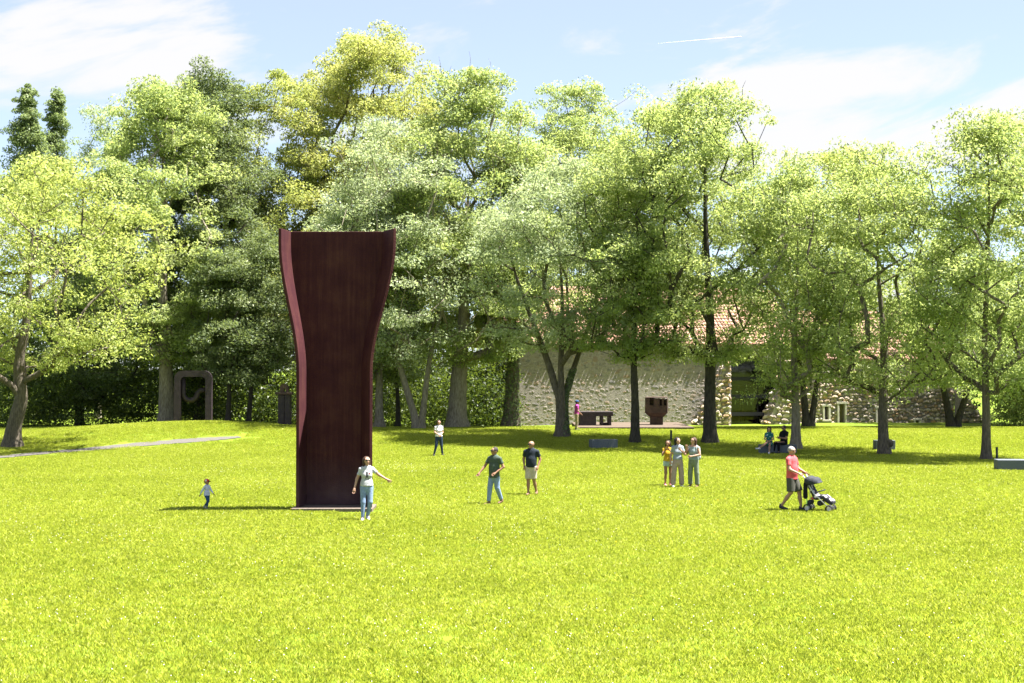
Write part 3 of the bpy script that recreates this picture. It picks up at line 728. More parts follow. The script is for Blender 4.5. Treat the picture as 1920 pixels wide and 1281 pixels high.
# --- middle
tree('plane_tree', gd(690, 100), (535, 862, 40, 640), 'tallest yellow plane tree, above the tall sculpture', PL, bk, 112, .5, 'round', 500, 105, .31, .95, tint=(.62, .18))
tree('willow_tree', gp(786, 804), (590, 905, 225, 690), 'pale silvery tree with leaning twin stems right of the sculpture', P_, bp, 13, .3, 'round', 330, 105, .26, .85, stems=2, leader=.6, depth=5.0, tint=(.6, .18), dens=.48)
tree('ash_tree', gd(712, 85), (600, 790, 330, 720), 'pale-barked tree close to the right side of the sculpture', P_, bp, 14, .28, 'round', 190, 100, .26, .8, leader=.6)
tree('ash_tree', gd(746, 88), (690, 800, 480, 730), 'thin dark-stemmed tree behind the leaning twin stems', A, bd, 15, .17, 'round', 110, 90, .25, .7)
tree('plane_tree', gd(857, 85), (740, 1035, 132, 690), 'tree with thick pale trunk behind the walking woman', A, bp, 16, .62, 'round', 400, 105, .27, .9, leader=.6, bare=14)
tree('lime_tree', gd(958, 86), (870, 1060, 300, 650), 'thick dark-trunked tree at the left end of the farmhouse', A, bk, 17, .5, 'oval', 240, 105, .26, .8, ivy=5.0, leader=.7)
tree('ash_tree', gd(1090, 116), (975, 1195, 148, 600), 'tree rising high behind the farmhouse roof', A, bk, 18, .3, 'round', 280, 95, .32, .95)
tree('ash_tree', gp(1055, 819), (905, 1190, 300, 665), 'fork-stemmed ash with ivy beside the person in magenta', P_, bk, 19, .36, 'round', 300, 100, .25, .8, stems=3, leader=.62, ivy=3.6, tint=(.5, .18), depth=4.4, fork=.2, dens=0.68)
tree('ash_tree', gp(1190, 830), (1085, 1300, 275, 690), 'dark-trunked ash between the two low sculptures', A, bd, 20, .25, 'round', 250, 95, .25, .78, leader=.75, dens=0.72)
tree('ash_tree', gp(1331, 830), (1165, 1480, 142, 690), 'tall open ash with dark upper trunk left of the glazed bay', A, bd, 21, .36, 'round', 360, 95, .26, .8, leader=.8, tint=(.55, .18), bare=4, dens=0.68)
# --- right
tree('ash_tree', gp(1491, 842), (1385, 1605, 285, 760), 'pale-trunked ash right behind the seated couple', A, bp, 22, .25, 'round', 230, 100, .25, .78, leader=.75, dens=.48)
tree('ash_tree', gd(1516, 85), (1440, 1620, 360, 715), 'forked dark tree close to the farmhouse door', A, bd, 23, .3, 'round', 170, 95, .27, .8, stems=2, leader=.6)
tree('ash_tree', gp(1657, 852), (1500, 1790, 262, 765), 'round-crowned ash with a burl, its trunk before a bench', A, bk, 24, .27, 'round', 320, 100, .25, .8, leader=.72, tint=(.52, .17), burl=(.24, -.05, .52), dens=.48)
tree('ash_tree', gd(1788, 86), (1690, 1880, 440, 735), 'dark tree by the right end of the farmhouse', A, bd, 25, .34, 'round', 170, 95, .27, .8, stems=2, leader=.55)
tree('ash_tree', gp(1848, 862), (1705, 2010, 200, 760), 'straight-trunked ash beside the bollard near the right edge', A, bk, 26, .21, 'oval', 320, 100, .25, .8, leader=.9, tint=(.55, .17), dens=.48)
tree('lime_tree', gd(1950, 96), (1800, 2110, 225, 720), 'yellower tree behind the right edge of the photo', B_, bk, 27, .35, 'round', 250, 100, .31, .95)
tree('lime_tree', gd(1570, 122), (1420, 1720, 280, 640), 'broad tree behind the farmhouse, left of the rightmost gap', B_, bk, 28, .35, 'round', 190, 100, .36, 1.1)
tree('lime_tree', gd(1260, 124), (1100, 1400, 195, 600), 'broad tree behind the farmhouse ridge, left of the tall ash', B_, bk, 29, .35, 'round', 230, 100, .36, 1.1)

# ------------------------------------------------------------------ undergrowth and far wood
def mass(name, boxes, n, size, seed, label, material):
    r = np.random.default_rng(seed); Vs, Fs, Ts, base = [], [], [], 0
    for (x0, x1, y0, y1, h0, h1, share) in boxes:
        k = int(n * share); c = np.stack([r.uniform(x0, x1, k), r.uniform(y0, y1, k), r.uniform(0, 1, k)], -1)
        top = h0 + (h1 - h0) * (.5 + .5 * np.sin(c[:, 0] * 1.1 + np.sin(c[:, 1] * .9) * 2 + seed) * np.cos(c[:, 0] * .37 + seed))
        c[:, 2] = ground(c[:, 0], c[:, 1]) + c[:, 2] ** .85 * top
        v, f, t = scatter_leaves(c, 90, np.full(k, .7), size, r, np.clip(r.normal(.42, .22, k), 0, 1))
        Vs.append(v); Fs.append(f + base); Ts.append(t); base += len(v)
    o = mesh_np(name, np.concatenate(Vs), np.concatenate(Fs), material, attr=np.concatenate(Ts))
    return tag(o, label, 'undergrowth', kind='stuff')
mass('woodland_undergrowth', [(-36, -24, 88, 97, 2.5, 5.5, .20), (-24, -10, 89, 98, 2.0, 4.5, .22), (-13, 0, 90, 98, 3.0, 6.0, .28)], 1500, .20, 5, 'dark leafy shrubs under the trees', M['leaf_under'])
mass('sunlit_shrubs', [(31.5, 43, 88, 96, 3.5, 6.5, 1)], 480, .24, 9, 'sunlit green shrubs right of the farmhouse', M['leaf_ash'])
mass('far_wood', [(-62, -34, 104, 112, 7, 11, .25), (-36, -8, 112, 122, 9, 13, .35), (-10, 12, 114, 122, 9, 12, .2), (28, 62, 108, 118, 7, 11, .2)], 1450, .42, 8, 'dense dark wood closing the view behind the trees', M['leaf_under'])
#CONT
# ------------------------------------------------------------------ people: implicit surfaces, one continuous skin per body
def cone(a, b, ra, rb, sy=1.0, flat=False, flat0=False, k=.03): return dict(a=np.array(a, float), b=np.array(b, float), ra=ra, rb=rb, sy=sy, flat=flat, flat0=flat0, k=k)
def field(prims, h, clips=()):
    lo = np.min([np.minimum(p['a'], p['b']) - max(p['ra'], p['rb']) - .04 for p in prims], 0); hi = np.max([np.maximum(p['a'], p['b']) + max(p['ra'], p['rb']) + .04 for p in prims], 0)
    n = np.ceil((hi - lo) / h).astype(int) + 1; F_ = np.full(n, 1.0)
    ax = [lo[i] + h * np.arange(n[i]) for i in range(3)]
    for p in prims:
        r = max(p['ra'], p['rb']) + .07
        l = np.minimum(p['a'], p['b']) - r; u = np.maximum(p['a'], p['b']) + r
        i0 = np.clip(np.floor((l - lo) / h).astype(int), 0, n); i1 = np.clip(np.ceil((u - lo) / h).astype(int) + 1, 0, n)
        X, Y, Z = np.meshgrid(ax[0][i0[0]:i1[0]], ax[1][i0[1]:i1[1]], ax[2][i0[2]:i1[2]], indexing='ij')
        ab = p['b'] - p['a']; L2 = ab @ ab + 1e-9
        traw = ((X - p['a'][0]) * ab[0] + (Y - p['a'][1]) * ab[1] + (Z - p['a'][2]) * ab[2]) / L2; t = np.clip(traw, 0, 1)
        dx = X - p['a'][0] - t * ab[0]; dy = (Y - p['a'][1] - t * ab[1]) / p['sy']; dz = Z - p['a'][2] - t * ab[2]
        d = np.sqrt(dx * dx + dy * dy + dz * dz) - (p['ra'] + (p['rb'] - p['ra']) * t)
        L = math.sqrt(L2)
        if p['flat']: d = np.maximum(d, (traw - 1) * L)
        if p['flat0']: d = np.maximum(d, -traw * L)
        s = F_[i0[0]:i1[0], i0[1]:i1[1], i0[2]:i1[2]]; k = p['k']
        hh = np.maximum(k - np.abs(s - d), 0) / k; s[...] = np.minimum(s, d) - hh * hh * k * .25
    if clips:
        X, Y, Z = np.meshgrid(*ax, indexing='ij')
        for (q, nn) in clips:                 # keeps the side the normal points away from
            nn = np.array(nn, float); nn /= np.linalg.norm(nn); F_ = np.maximum(F_, (X - q[0]) * nn[0] + (Y - q[1]) * nn[1] + (Z - q[2]) * nn[2])
    F_[0], F_[-1], F_[:, 0], F_[:, -1], F_[:, :, 0], F_[:, :, -1] = (np.maximum(q, .01) for q in (F_[0], F_[-1], F_[:, 0], F_[:, -1], F_[:, :, 0], F_[:, :, -1]))
    return F_, lo, h
def nets(F_, lo, h):
    s = F_ < 0; n = np.array(F_.shape) - 1
    cor = [(i, j, k) for i in (0, 1) for j in (0, 1) for k in (0, 1)]
    sl = lambda A_, c: A_[c[0]:c[0] + n[0], c[1]:c[1] + n[1], c[2]:c[2] + n[2]]
    cntc = sum(sl(s, c).astype(int) for c in cor); act = (cntc > 0) & (cntc < 8); idx = np.full(act.shape, -1, int); cells = np.argwhere(act); idx[act] = np.arange(len(cells))
    acc = np.zeros((len(cells), 3)); num = np.zeros(len(cells))
    for c in cor:
        for ax in range(3):
            if c[ax]: continue
            e = list(c); e[ax] = 1
            fa = F_[cells[:, 0] + c[0], cells[:, 1] + c[1], cells[:, 2] + c[2]]; fb = F_[cells[:, 0] + e[0], cells[:, 1] + e[1], cells[:, 2] + e[2]]
            m = (fa < 0) != (fb < 0); t = np.where(m, fa / np.where(m, fa - fb, 1), 0); p = np.tile(np.array(c, float), (len(cells), 1)); p[:, ax] += t
            acc[m] += p[m]; num[m] += 1
    v = lo + h * (cells + acc / np.maximum(num, 1)[:, None]); faces = []
    for ax in range(3):
        u, w = (ax + 1) % 3, (ax + 2) % 3
        A0 = [slice(None)] * 3; A1 = [slice(None)] * 3; A0[ax] = slice(0, -1); A1[ax] = slice(1, None)
        fl_ = s[tuple(A0)] != s[tuple(A1)]; pos = np.argwhere(fl_); sg = s[tuple(A0)][fl_]
        ok = (pos[:, u] > 0) & (pos[:, w] > 0) & (pos[:, u] < F_.shape[u] - 1) & (pos[:, w] < F_.shape[w] - 1); pos, sg = pos[ok], sg[ok]
        q = []
        for (a_, b_) in ((1, 1), (0, 1), (0, 0), (1, 0)):
            c = pos.copy(); c[:, u] -= a_; c[:, w] -= b_; q.append(idx[c[:, 0], c[:, 1], c[:, 2]])
        q = np.stack(q, -1); q[~sg] = q[~sg][:, ::-1]; faces.append(q)
    f = np.concatenate(faces); f = f[(f >= 0).all(1)]
    return v, f
def skin(name, prims, m, parent, h=.013, clips=(), S=1.0, extra=None, relax=1):
    F_, lo, hh = field(prims, h, clips); v, f = nets(F_, lo, hh)
    if relax:                                 # one pass of smoothing over the quads
        acc = np.zeros_like(v); c = np.zeros(len(v))
        for a in range(4): np.add.at(acc, f[:, a], v[f[:, (a + 1) % 4]] + v[f[:, (a - 1) % 4]]); np.add.at(c, f[:, a], 2)
        v = v * .5 + acc / np.maximum(c, 1)[:, None] * .5
    if extra is not None:
        f = np.concatenate([f, np.array(extra.f) + len(v)]); v = np.concatenate([v, np.array([tuple(p) for p in extra.v])])
    return mesh_np(name, v * S, f, m, parent, smooth=True)
SK = {'fair': plain('skin_fair', (.33, .19, .135), .55, .3, .06), 'tan': plain('skin_tan', (.24, .13, .085), .55, .3, .06)}
HAIR = {'brown': plain('hair_brown', (.024, .012, .008), .7), 'dark': plain('hair_dark', (.008, .006, .006), .7), 'auburn': plain('hair_auburn', (.042, .018, .010), .7), 'grey': plain('hair_grey', (.22, .21, .20), .8), 'greydark': plain('hair_greydark', (.03, .026, .024), .8)}
M['lens'] = plain('sunglass_lens', (.01, .01, .012), .15, .6); M['eye'] = plain('eye_dark', (.03, .02, .018), .3, .5); M['lip'] = plain('lip', (.36, .14, .12), .5)
def cloth(name, c, rough=.85):
    c = tuple(x * .72 for x in c)
    return noisy(name, tuple(x * .85 for x in c), tuple(min(1, x * 1.12) for x in c), 18, rough, .35, 4, spec=.15)
def person(loc, rz, label, S=1.0, skin_='fair', L=None, arms=None, legs=None, pelvis=.93, lean=0.0, turn=0.0, nod=0.0, male=True, shirt=None, sleeve=.62, hem=.86, bottom=None, bot='long', wide=0.0, shoe=None,
           hair=('short', 'brown'), glasses=False, group='visitors on the lawn', belly=0.0, skirt=None, capm=None, build=1.0, roll=0.0, sleeves='short', h=.016, hs=1.0):
    """local frame: facing -y, +x is to the viewer's right when facing the camera; standing height 1.70"""
    e = empty('person', loc, rz, label, 'person', group)
    dz = pelvis - .93; cl_, sl_ = math.cos(lean), math.sin(lean)
    def up(p):                                # upper-body point, leaning forward about the hips
        x, y, z = p; z -= .93; return np.array([x + roll * z, y * cl_ - z * sl_, y * sl_ + z * cl_ + .93 + dz])
    sw = (.185 if male else .155) * build; sh = {-1: up((-sw, .01, 1.372)), 1: up((sw, .01, 1.372))}
    hw = .088; hip = {-1: np.array([-hw, 0, pelvis - .03]), 1: np.array([hw, 0, pelvis - .03])}
    arms = arms or {}; legs = legs or {}
    el, wr, kn, an, toe = {}, {}, {}, {}, {}
    for s in (-1, 1):
        el[s] = up(arms.get(s, ((s * (sw + .06), .03, 1.11), (s * (sw + .05), -.05, .86)))[0]); wr[s] = up(arms.get(s, ((s * (sw + .06), .03, 1.11), (s * (sw + .05), -.05, .86)))[1])
        g = legs.get(s, ((s * .095, -.01, .50), (s * .10, .03, .075), (s * .13, -.16, .03)))
        kn[s], an[s], toe[s] = (np.array(q, float) for q in g)
    bw = build; hc = up((0, -.005, 1.60 + .09 * (hs - 1))); ct, st_ = math.cos(turn), math.sin(turn)
    def hd(p):                                # head point, turned and nodded about the neck
        x, y, z = (q * hs for q in p); y, z = y * math.cos(nod) - z * math.sin(nod), y * math.sin(nod) + z * math.cos(nod); return hc + np.array([x * ct - y * st_, x * st_ + y * ct, z])
    head = [cone(hd((0, .018, .018)), hd((0, -.012, .012)), .090, .086, k=.02), cone(hd((0, -.012, -.02)), hd((0, -.045, -.078)), .070, .042, k=.03),
            cone(hd((0, -.092, -.012)), hd((0, -.110, -.036)), .010, .016, k=.015), cone(hd((-.088, .012, -.005)), hd((-.086, .012, -.038)), .017, .012, k=.008), cone(hd((.088, .012, -.005)), hd((.086, .012, -.038)), .017, .012, k=.008)]
    for q in head: q['ra'] *= hs; q['rb'] *= hs
    neck = [cone(up((0, .02, 1.40)), hd((0, .02, -.06)), .055 * bw, .052, k=.03)]
    cr = (.166 if male else .136) * bw; wr_ = (.150 if male else .116) * bw; hr = (.140 if male else .150) * bw
    torso = [cone(up((0, .01, 1.31)), up((0, .005, 1.12)), cr, wr_, .68), cone(up((0, 0, 1.12)), up((0, 0, .96)), wr_, hr, .74), cone(up((0, .015, 1.415)), sh[-1], .062, .050, k=.06), cone(up((0, .015, 1.415)), sh[1], .062, .050, k=.06)]
    if not male: torso += [cone(up((-.06, -.055, 1.235)), up((-.06, -.062, 1.22)), .054, .052, k=.08), cone(up((.06, -.055, 1.235)), up((.06, -.062, 1.22)), .054, .052, k=.08)]
    if belly: torso += [cone(up((0, -.04, 1.12)), up((0, -.05, 1.02)), .11 + belly, .11 + belly, .8, k=.09)]
    armp, legp, hands = [], [], MB()
    for s in (-1, 1):
        armp += [cone(sh[s], el[s], .050 * bw, .038 * bw), cone(el[s], wr[s], .040 * bw, .025, k=.02)]
        d = wr[s] - el[s]; d /= np.linalg.norm(d); side = np.cross(d, [0, 1, 0.15]); side /= np.linalg.norm(side) + 1e-9; nr = np.cross(side, d)
        pc = wr[s] + d * .075; armp += [cone(wr[s] + d * .02 + side * .012, pc + side * .020, .022, .021, k=.02), cone(wr[s] + d * .02 - side * .012, pc - side * .020, .022, .021, k=.02)]
        for q, ln in ((-.030, .066), (-.011, .080), (.011, .076), (.030, .060)):
            p0 = pc + side * q; p1 = p0 + d * ln * .55 + nr * .006; p2 = p1 + d * ln * .42 - nr * .022 * 1
            hands.tube([Vector(p0), Vector(p1), Vector(p2)], [.0095, .0088, .0065], 4, False)
        p0 = wr[s] + d * .03 + nr * .02 * s * 0 + side * .028 * -s; p1 = p0 + d * .04 - side * .022 * s; p2 = p1 + d * .035 - side * .004 * s
        hands.tube([Vector(p0), Vector(p1), Vector(p2)], [.011, .010, .007], 4, False)
        legp += [cone(hip[s], kn[s], .084 * bw, .056 * bw), cone(kn[s], an[s], .054 * bw, .034, k=.02), cone(kn[s] * .62 + an[s] * .38 + np.array([0, .012, 0]), kn[s] * .5 + an[s] * .5, .052 * bw, .046 * bw, k=.03),
                 cone(an[s] + np.array([0, .01, -.03]), toe[s], .036, .028, k=.02)]
    skin('body', head + neck + torso + armp + legp, SK[skin_], e, h, S=S, extra=hands)
    infl = lambda ps, dlt: [dict(p, ra=p['ra'] + dlt, rb=p['rb'] + dlt) for p in ps]
    # shirt
    sp = infl(torso, .014)
    hemp = up((0, 0, hem)); sp += [cone(up((0, 0, 1.0)), hemp, hr + .02, hr + .034, .80, flat=True)] if hem < .98 else []
    for s in (-1, 1):
        if sleeve > 0:
            if sleeves == 'long': sp += [cone(sh[s], el[s], .058 * bw, .05 * bw), cone(el[s], wr[s], .05 * bw, .036, flat=True, k=.02)]
            else: sp += [cone(sh[s], sh[s] + (el[s] - sh[s]) * sleeve, .058 * bw if male else .050, .060 * bw if male else .053, flat=True)]
    upn = up((0, 0, 2)) - up((0, 0, 1)); clips = [(hemp, -upn)]
    if sleeve <= 0: clips += [(up((0, 0, 1.40)), upn)]
    so = skin('shirt', sp, shirt, e, h, clips, S)
    # legs
    wz = pelvis + min(.07, hem - .93 + .05)
    tp = [cone((0, 0, wz), (0, 0, pelvis - .05), hr + .004, hr + .008, .76), ]
    tp[0]['k'] = .04
    for s in (-1, 1):
        if bot == 'long': tp += [cone(hip[s], kn[s], .096 * bw, (.068 + wide * .5) * bw), cone(kn[s], an[s] + (kn[s] - an[s]) * .06, (.068 + wide * .5) * bw, .048 + wide, flat=True, k=.02)]
        elif bot == 'knee': tp += [cone(hip[s], kn[s] + (hip[s] - kn[s]) * .02, .102 * bw, .092 * bw + wide, flat=True)]
        elif bot == 'skirt': tp += [cone(hip[s], kn[s], .11, .105, flat=True, k=.08)]
        else: tp += [cone(hip[s], hip[s] + (kn[s] - hip[s]) * .38, .10 * bw, .104 * bw, flat=True)]
    skin('trousers' if bot == 'long' else ('skirt' if bot == 'skirt' else 'shorts'), tp, bottom, e, h, [((0, 0, wz), (0, 0, 1))], S)
    for s in (-1, 1):
        a = an[s] + np.array([0, .02, -.035]); skin('shoe', [cone(a, toe[s], .046, .037, k=.02), cone(a + np.array([0, 0, .02]), a + np.array([0, 0, .05]), .044, .042)], shoe, e, .015, [((0, 0, min(a[2], toe[s][2]) - .03), (0, 0, -1))] if abs(a[2] - toe[s][2]) < .05 else (), S)
    # hair, eyes, mouth, glasses
    kind, hcol = hair
    if kind != 'bald':
        hp = [cone(hd((0, .026, .030)), hd((0, -.006, .030)), .098, .090, k=.02)]
        for q in hp: q['ra'] *= hs; q['rb'] *= hs
        fn = hd((0, -1, .55)) - hc; cl2 = [(hd((0, -.062, .03)), fn)]
        if kind == 'long':
            hp += [cone(hd((-.062, .03, .0)), hd((-.075, .025, -.19)), .05, .035, k=.04), cone(hd((.062, .03, .0)), hd((.075, .025, -.19)), .05, .035, k=.04), cone(hd((0, .065, 0)), hd((0, .075, -.22)), .075, .05, k=.05)]
            fn = hd((0, -1, .35)) - hc; cl2 = [(hd((0, -.064, .03)), fn)]
        else: cl2 += [(hd((0, .0, -.055)), hd((0, 0, -1)) - hc)]
        if kind == 'cap':
            cl2 = [(hd((0, 0, .022)), hd((0, 0, -1)) - hc)]; hp = infl(hp, .008)
            co = skin('cap', hp, capm, e, .011, cl2, S); skin('cap_brim', [cone(hd((-.035, -.10, .03)), hd((-.03, -.165, .015)), .024, .022, k=.03), cone(hd((.035, -.10, .03)), hd((.03, -.165, .015)), .024, .022, k=.03)], HAIR['dark'], e, .009, S=S)
            hp = [cone(hd((0, .03, .01)), hd((0, .03, .0)), .095 * hs, .093 * hs)]; cl2 = [(hd((0, .0, -.02)), hd((0, -1, 0)) - hc), (hd((0, 0, -.07)), hd((0, 0, -1)) - hc), (hd((0, 0, .02)), hd((0, 0, 1)) - hc)]
        skin('hair', hp, HAIR[hcol], e, .013, cl2, S)
    if glasses:
        g = MB()
        for s in (-1, 1):
            c = hd((s * .034, -.094, .008)); g.ball(tuple(c * S), (.031 * S, .014 * S, .022 * S), 8, 6)
            g.tube([Vector(hd((s * .06, -.082, .012)) * S), Vector(hd((s * .094, .01, .012)) * S)], .005 * S, 4)
        g.tube([Vector(hd((-.02, -.103, .012)) * S), Vector(hd((.02, -.103, .012)) * S)], .006 * S, 4); g.build('sunglasses', M['lens'], e, True)
    else:
        for s in (-1, 1): MB().ball(tuple(hd((s * .032, -.086, .006)) * S), (.013 * S, .008 * S, .008 * S), 6, 4).build('eye', M['eye'], e, True)
    MB().ball(tuple(hd((0, -.083, -.062)) * S), (.022 * S, .010 * S, .007 * S), 6, 4).build('mouth', M['lip'], e, True)
    return e, hd, up, wr, S, so
CL = {k: cloth('cloth_' + k, c) for k, c in dict(white=(.50, .51, .55), jeans=(.24, .33, .52), jeansdark=(.03, .05, .10), green=(.075, .105, .085), navy=(.022, .03, .045), sand=(.56, .48, .40), plum=(.42, .06, .30), khaki=(.38, .31, .19), yellow=(.62, .38, .03), greyblue=(.30, .34, .40),
     rose=(.42, .32, .29), sage=(.22, .26, .19), sagetop=(.28, .35, .38), coral=(.72, .12, .14), olive=(.09, .09, .075), black=(.012, .012, .016), lilac=(.62, .66, .86), blue=(.03, .08, .20), palejean=(.46, .56, .58), capred=(.45, .04, .04)).items()}
SH = {'white': plain('shoe_white', (.45, .45, .5)), 'dark': plain('shoe_dark', (.03, .03, .035)), 'pink': plain('shoe_pink', (.6, .2, .28)), 'grey': plain('shoe_grey', (.3, .3, .33)), 'brown': plain('shoe_brown', (.14, .08, .05))}
def pattern(name, a, b, scale, thr):
    m, nt, out = mat(name); tc = N(nt, 'ShaderNodeTexCoord'); v = N(nt, 'ShaderNodeTexVoronoi', {'Vector': tc.outputs['Object'], 'Scale': scale})
    col = ramp_node(nt, v.outputs['Distance'], [(thr, b), (thr + .05, a)]); p = N(nt, 'ShaderNodeBsdfPrincipled', {'Base Color': col, 'Roughness': .85, 'Specular IOR Level': .15})
    nt.links.new(p.outputs[0], out.inputs[0]); return m
CL['dress'] = pattern('cloth_dress', (.015, .11, .10), (.5, .55, .55), 14, .22)
CL['blouse'] = pattern('cloth_blouse', (.58, .56, .58), (.05, .05, .09), 22, .25)
CL['capmulti'] = pattern('cap_patches', (.45, .03, .04), (.45, .52, .50), 9, .28)
Lg = lambda kx, ky, kz, ax, ay, az, tx=None, ty=None, tz=.03: ((kx, ky, kz), (ax, ay, az), (tx if tx is not None else ax * 1.15, ty if ty is not None else ay - .18, tz))
def foot(px, d): return gd(px, d)
# woman in white tee, one arm out
e, hd, up, wr, S, so = person(gp(688, 976), R(14), 'woman in white printed tee and light jeans striding, arm out, before the sculpture', .985, 'fair', male=False, shirt=CL['white'], bottom=CL['jeans'], shoe=SH['white'], hair=('long', 'auburn'), glasses=True, nod=-.12, turn=.2, hem=.92,
    arms={1: ((.33, -.02, 1.22), (.53, -.10, 1.10)), -1: ((-.26, .03, 1.12), (-.33, -.03, .87))}, legs={-1: Lg(-.10, -.05, .50, -.11, -.05, .08, -.15, -.22), 1: Lg(.085, -.06, .50, .045, .14, .11, .05, -.04, .035)})
pr = MB(); pr.add([Vector(up((x, -.172 + .25 * abs(x) ** 1.5, z))) * S for x, z in ((-.045, 1.30), (-.015, 1.33), (.005, 1.30), (.0, 1.22), (.03, 1.12), (.01, 1.12), (-.015, 1.2), (-.045, 1.12), (-.06, 1.13), (-.035, 1.22))], [tuple(range(10))]); pr.build('shirt_print', CL['black'], e)
MB().add([Vector(up((x, -.178, z))) * S for x, z in ((.03, 1.25), (.075, 1.25), (.075, 1.285), (.03, 1.285))], [(0, 1, 2, 3)]).build('shirt_print', CL['capred'], e)
# child
person(gp(389, 955), R(62), 'toddler in pale blue top, jeans and red cap walking alone on the lawn', .475, 'tan', male=False, shirt=CL['lilac'], sleeves='long', bottom=CL['blue'], shoe=SH['grey'], hair=('cap', 'dark'), capm=CL['capmulti'], build=1.2, hem=.82, h=.02, hs=1.42,
    arms={1: ((.24, -.12, 1.12), (.22, -.30, .95)), -1: ((-.26, .14, 1.12), (-.30, .26, .90))}, legs={-1: Lg(-.10, -.16, .52, -.10, -.08, .09), 1: Lg(.10, -.02, .49, .10, .26, .16, .11, .12, .04)})
# man in green shirt
person(gp(927, 946), R(-38), 'man in dark green polo shirt and jeans walking with one arm swung out', .995, 'tan', shirt=CL['green'], bottom=CL['jeans'], shoe=SH['brown'], hair=('short', 'greydark'), glasses=True, hem=.80, turn=-.35, build=1.05, belly=.01,
    arms={-1: ((-.30, -.08, 1.14), (-.36, -.26, .95)), 1: ((.28, .08, 1.13), (.16, -.14, .96))}, legs={-1: Lg(-.09, -.10, .51, -.09, -.16, .08), 1: Lg(.09, .02, .50, .08, .24, .13, .08, .09, .04)}, wide=.012)
# bald man
person(gp(996, 928), R(-14), 'bald man in navy polo and beige shorts, hands in pockets', 1.01, 'tan', shirt=CL['navy'], bottom=CL['sand'], bot='knee', shoe=SH['brown'], hair=('bald', 'dark'), glasses=True, hem=.88, turn=-.35, build=1.06, belly=.012,
    arms={-1: ((-.27, .10, 1.13), (-.22, -.03, .90)), 1: ((.27, .10, 1.13), (.22, -.03, .90))}, legs={-1: Lg(-.085, -.06, .50, -.075, -.08, .08), 1: Lg(.085, .0, .50, .13, .16, .10, .15, 0, .035)})
# woman by the trees
person(gp(823, 855), R(20), 'woman in patterned white blouse and dark trousers walking by the shade', .96, 'fair', male=False, shirt=CL['blouse'], bottom=CL['jeansdark'], shoe=SH['dark'], hair=('long', 'brown'), hem=.93, nod=.15,
    arms={-1: ((-.22, -.02, 1.14), (-.07, -.20, 1.02)), 1: ((.20, .02, 1.13), (.03, -.20, 1.0))}, legs={-1: Lg(-.15, -.06, .50, -.25, -.04, .08), 1: Lg(.13, .0, .50, .20, .06, .08)})
# person in magenta
person(gd(1081, 80.5), R(95), 'person in magenta shirt, blue cap and khaki trousers beside a tree', .985, 'tan', shirt=CL['plum'], bottom=CL['khaki'], shoe=SH['dark'], hair=('cap', 'dark'), capm=CL['blue'], hem=.90, lean=.06, build=1.05,
    arms={-1: ((-.24, -.02, 1.13), (-.22, -.20, .98)), 1: ((.24, 0, 1.13), (.22, -.2, .98))})
# three women
g3 = 'three women talking'
person(gp(1252, 911), R(12), 'girl in yellow top and pale denim shorts, leftmost of three women', .91, 'tan', male=False, shirt=CL['yellow'], bottom=CL['palejean'], bot='short', shoe=SH['pink'], hair=('long', 'brown'), hem=.93, turn=-.5, group=g3, sleeve=.35,
    arms={-1: ((-.24, -.08, 1.17), (-.17, -.22, 1.36)), 1: ((.20, -.10, 1.20), (-.02, -.22, 1.36))})
person(gp(1270, 914), R(8), 'woman in grey-blue tee and rose trousers, middle of three women', .985, 'fair', male=False, shirt=CL['greyblue'], bottom=CL['rose'], shoe=SH['white'], hair=('long', 'dark'), hem=.96, turn=.45, wide=.04, group=g3,
    arms={-1: ((-.22, .06, 1.12), (-.25, -.02, .90)), 1: ((.24, -.10, 1.14), (.05, -.2, 1.30))}, legs={-1: Lg(-.13, -.01, .5, -.16, .02, .08), 1: Lg(.13, -.01, .5, .15, .02, .08)})
e, hd, up, wr, S, so = person(gp(1300, 914), R(-30), 'woman in sage sleeveless top and trousers with white backpack, rightmost of three women', .985, 'fair', male=False, shirt=CL['sagetop'], bottom=CL['sage'], shoe=SH['brown'], hair=('long', 'auburn'), hem=.95, turn=-.3, wide=.03, group=g3, sleeve=0,
    arms={-1: ((-.25, -.08, 1.16), (-.16, -.24, 1.38)), 1: ((.24, -.02, 1.13), (.02, -.22, 1.08))}, legs={-1: Lg(-.12, -.01, .5, -.13, .02, .08), 1: Lg(.12, -.01, .5, .13, .02, .08)})
bpk = empty('backpack', e.location, R(-30), 'white backpack on the rightmost of the three women', 'backpack')
skin('bag', [cone((-.06, .20, 1.30), (-.06, .21, 1.02), .10, .12, .75), cone((.06, .20, 1.30), (.06, .21, 1.02), .10, .12, .75)], CL['white'], bpk, .014)
for s in (-1, 1): MB().tube([(s * .11, .12, 1.02), (s * .15, .06, 1.12), (s * .14, -.10, 1.26), (s * .13, -.04, 1.43), (s * .11, .12, 1.40)], .014, 5).build('strap', CL['white'], bpk, True)
# man with pushchair
SM = gp(1484, 957)
person(SM, R(52), 'grey-haired man in coral tee and olive shorts pushing a pushchair', 1.055, 'fair', shirt=CL['coral'], bottom=CL['olive'], bot='knee', shoe=SH['dark'], hair=('short', 'grey'), glasses=True, hem=.83, turn=-.25, build=1.08, wide=.012, belly=.02,
    arms={-1: ((-.25, -.06, 1.12), (-.20, -.30, 1.02)), 1: ((.25, -.06, 1.12), (.20, -.30, 1.02))}, legs={-1: Lg(-.10, -.02, .50, -.11, .26, .12, -.11, .10, .04), 1: Lg(.10, -.16, .51, .10, -.22, .08)})
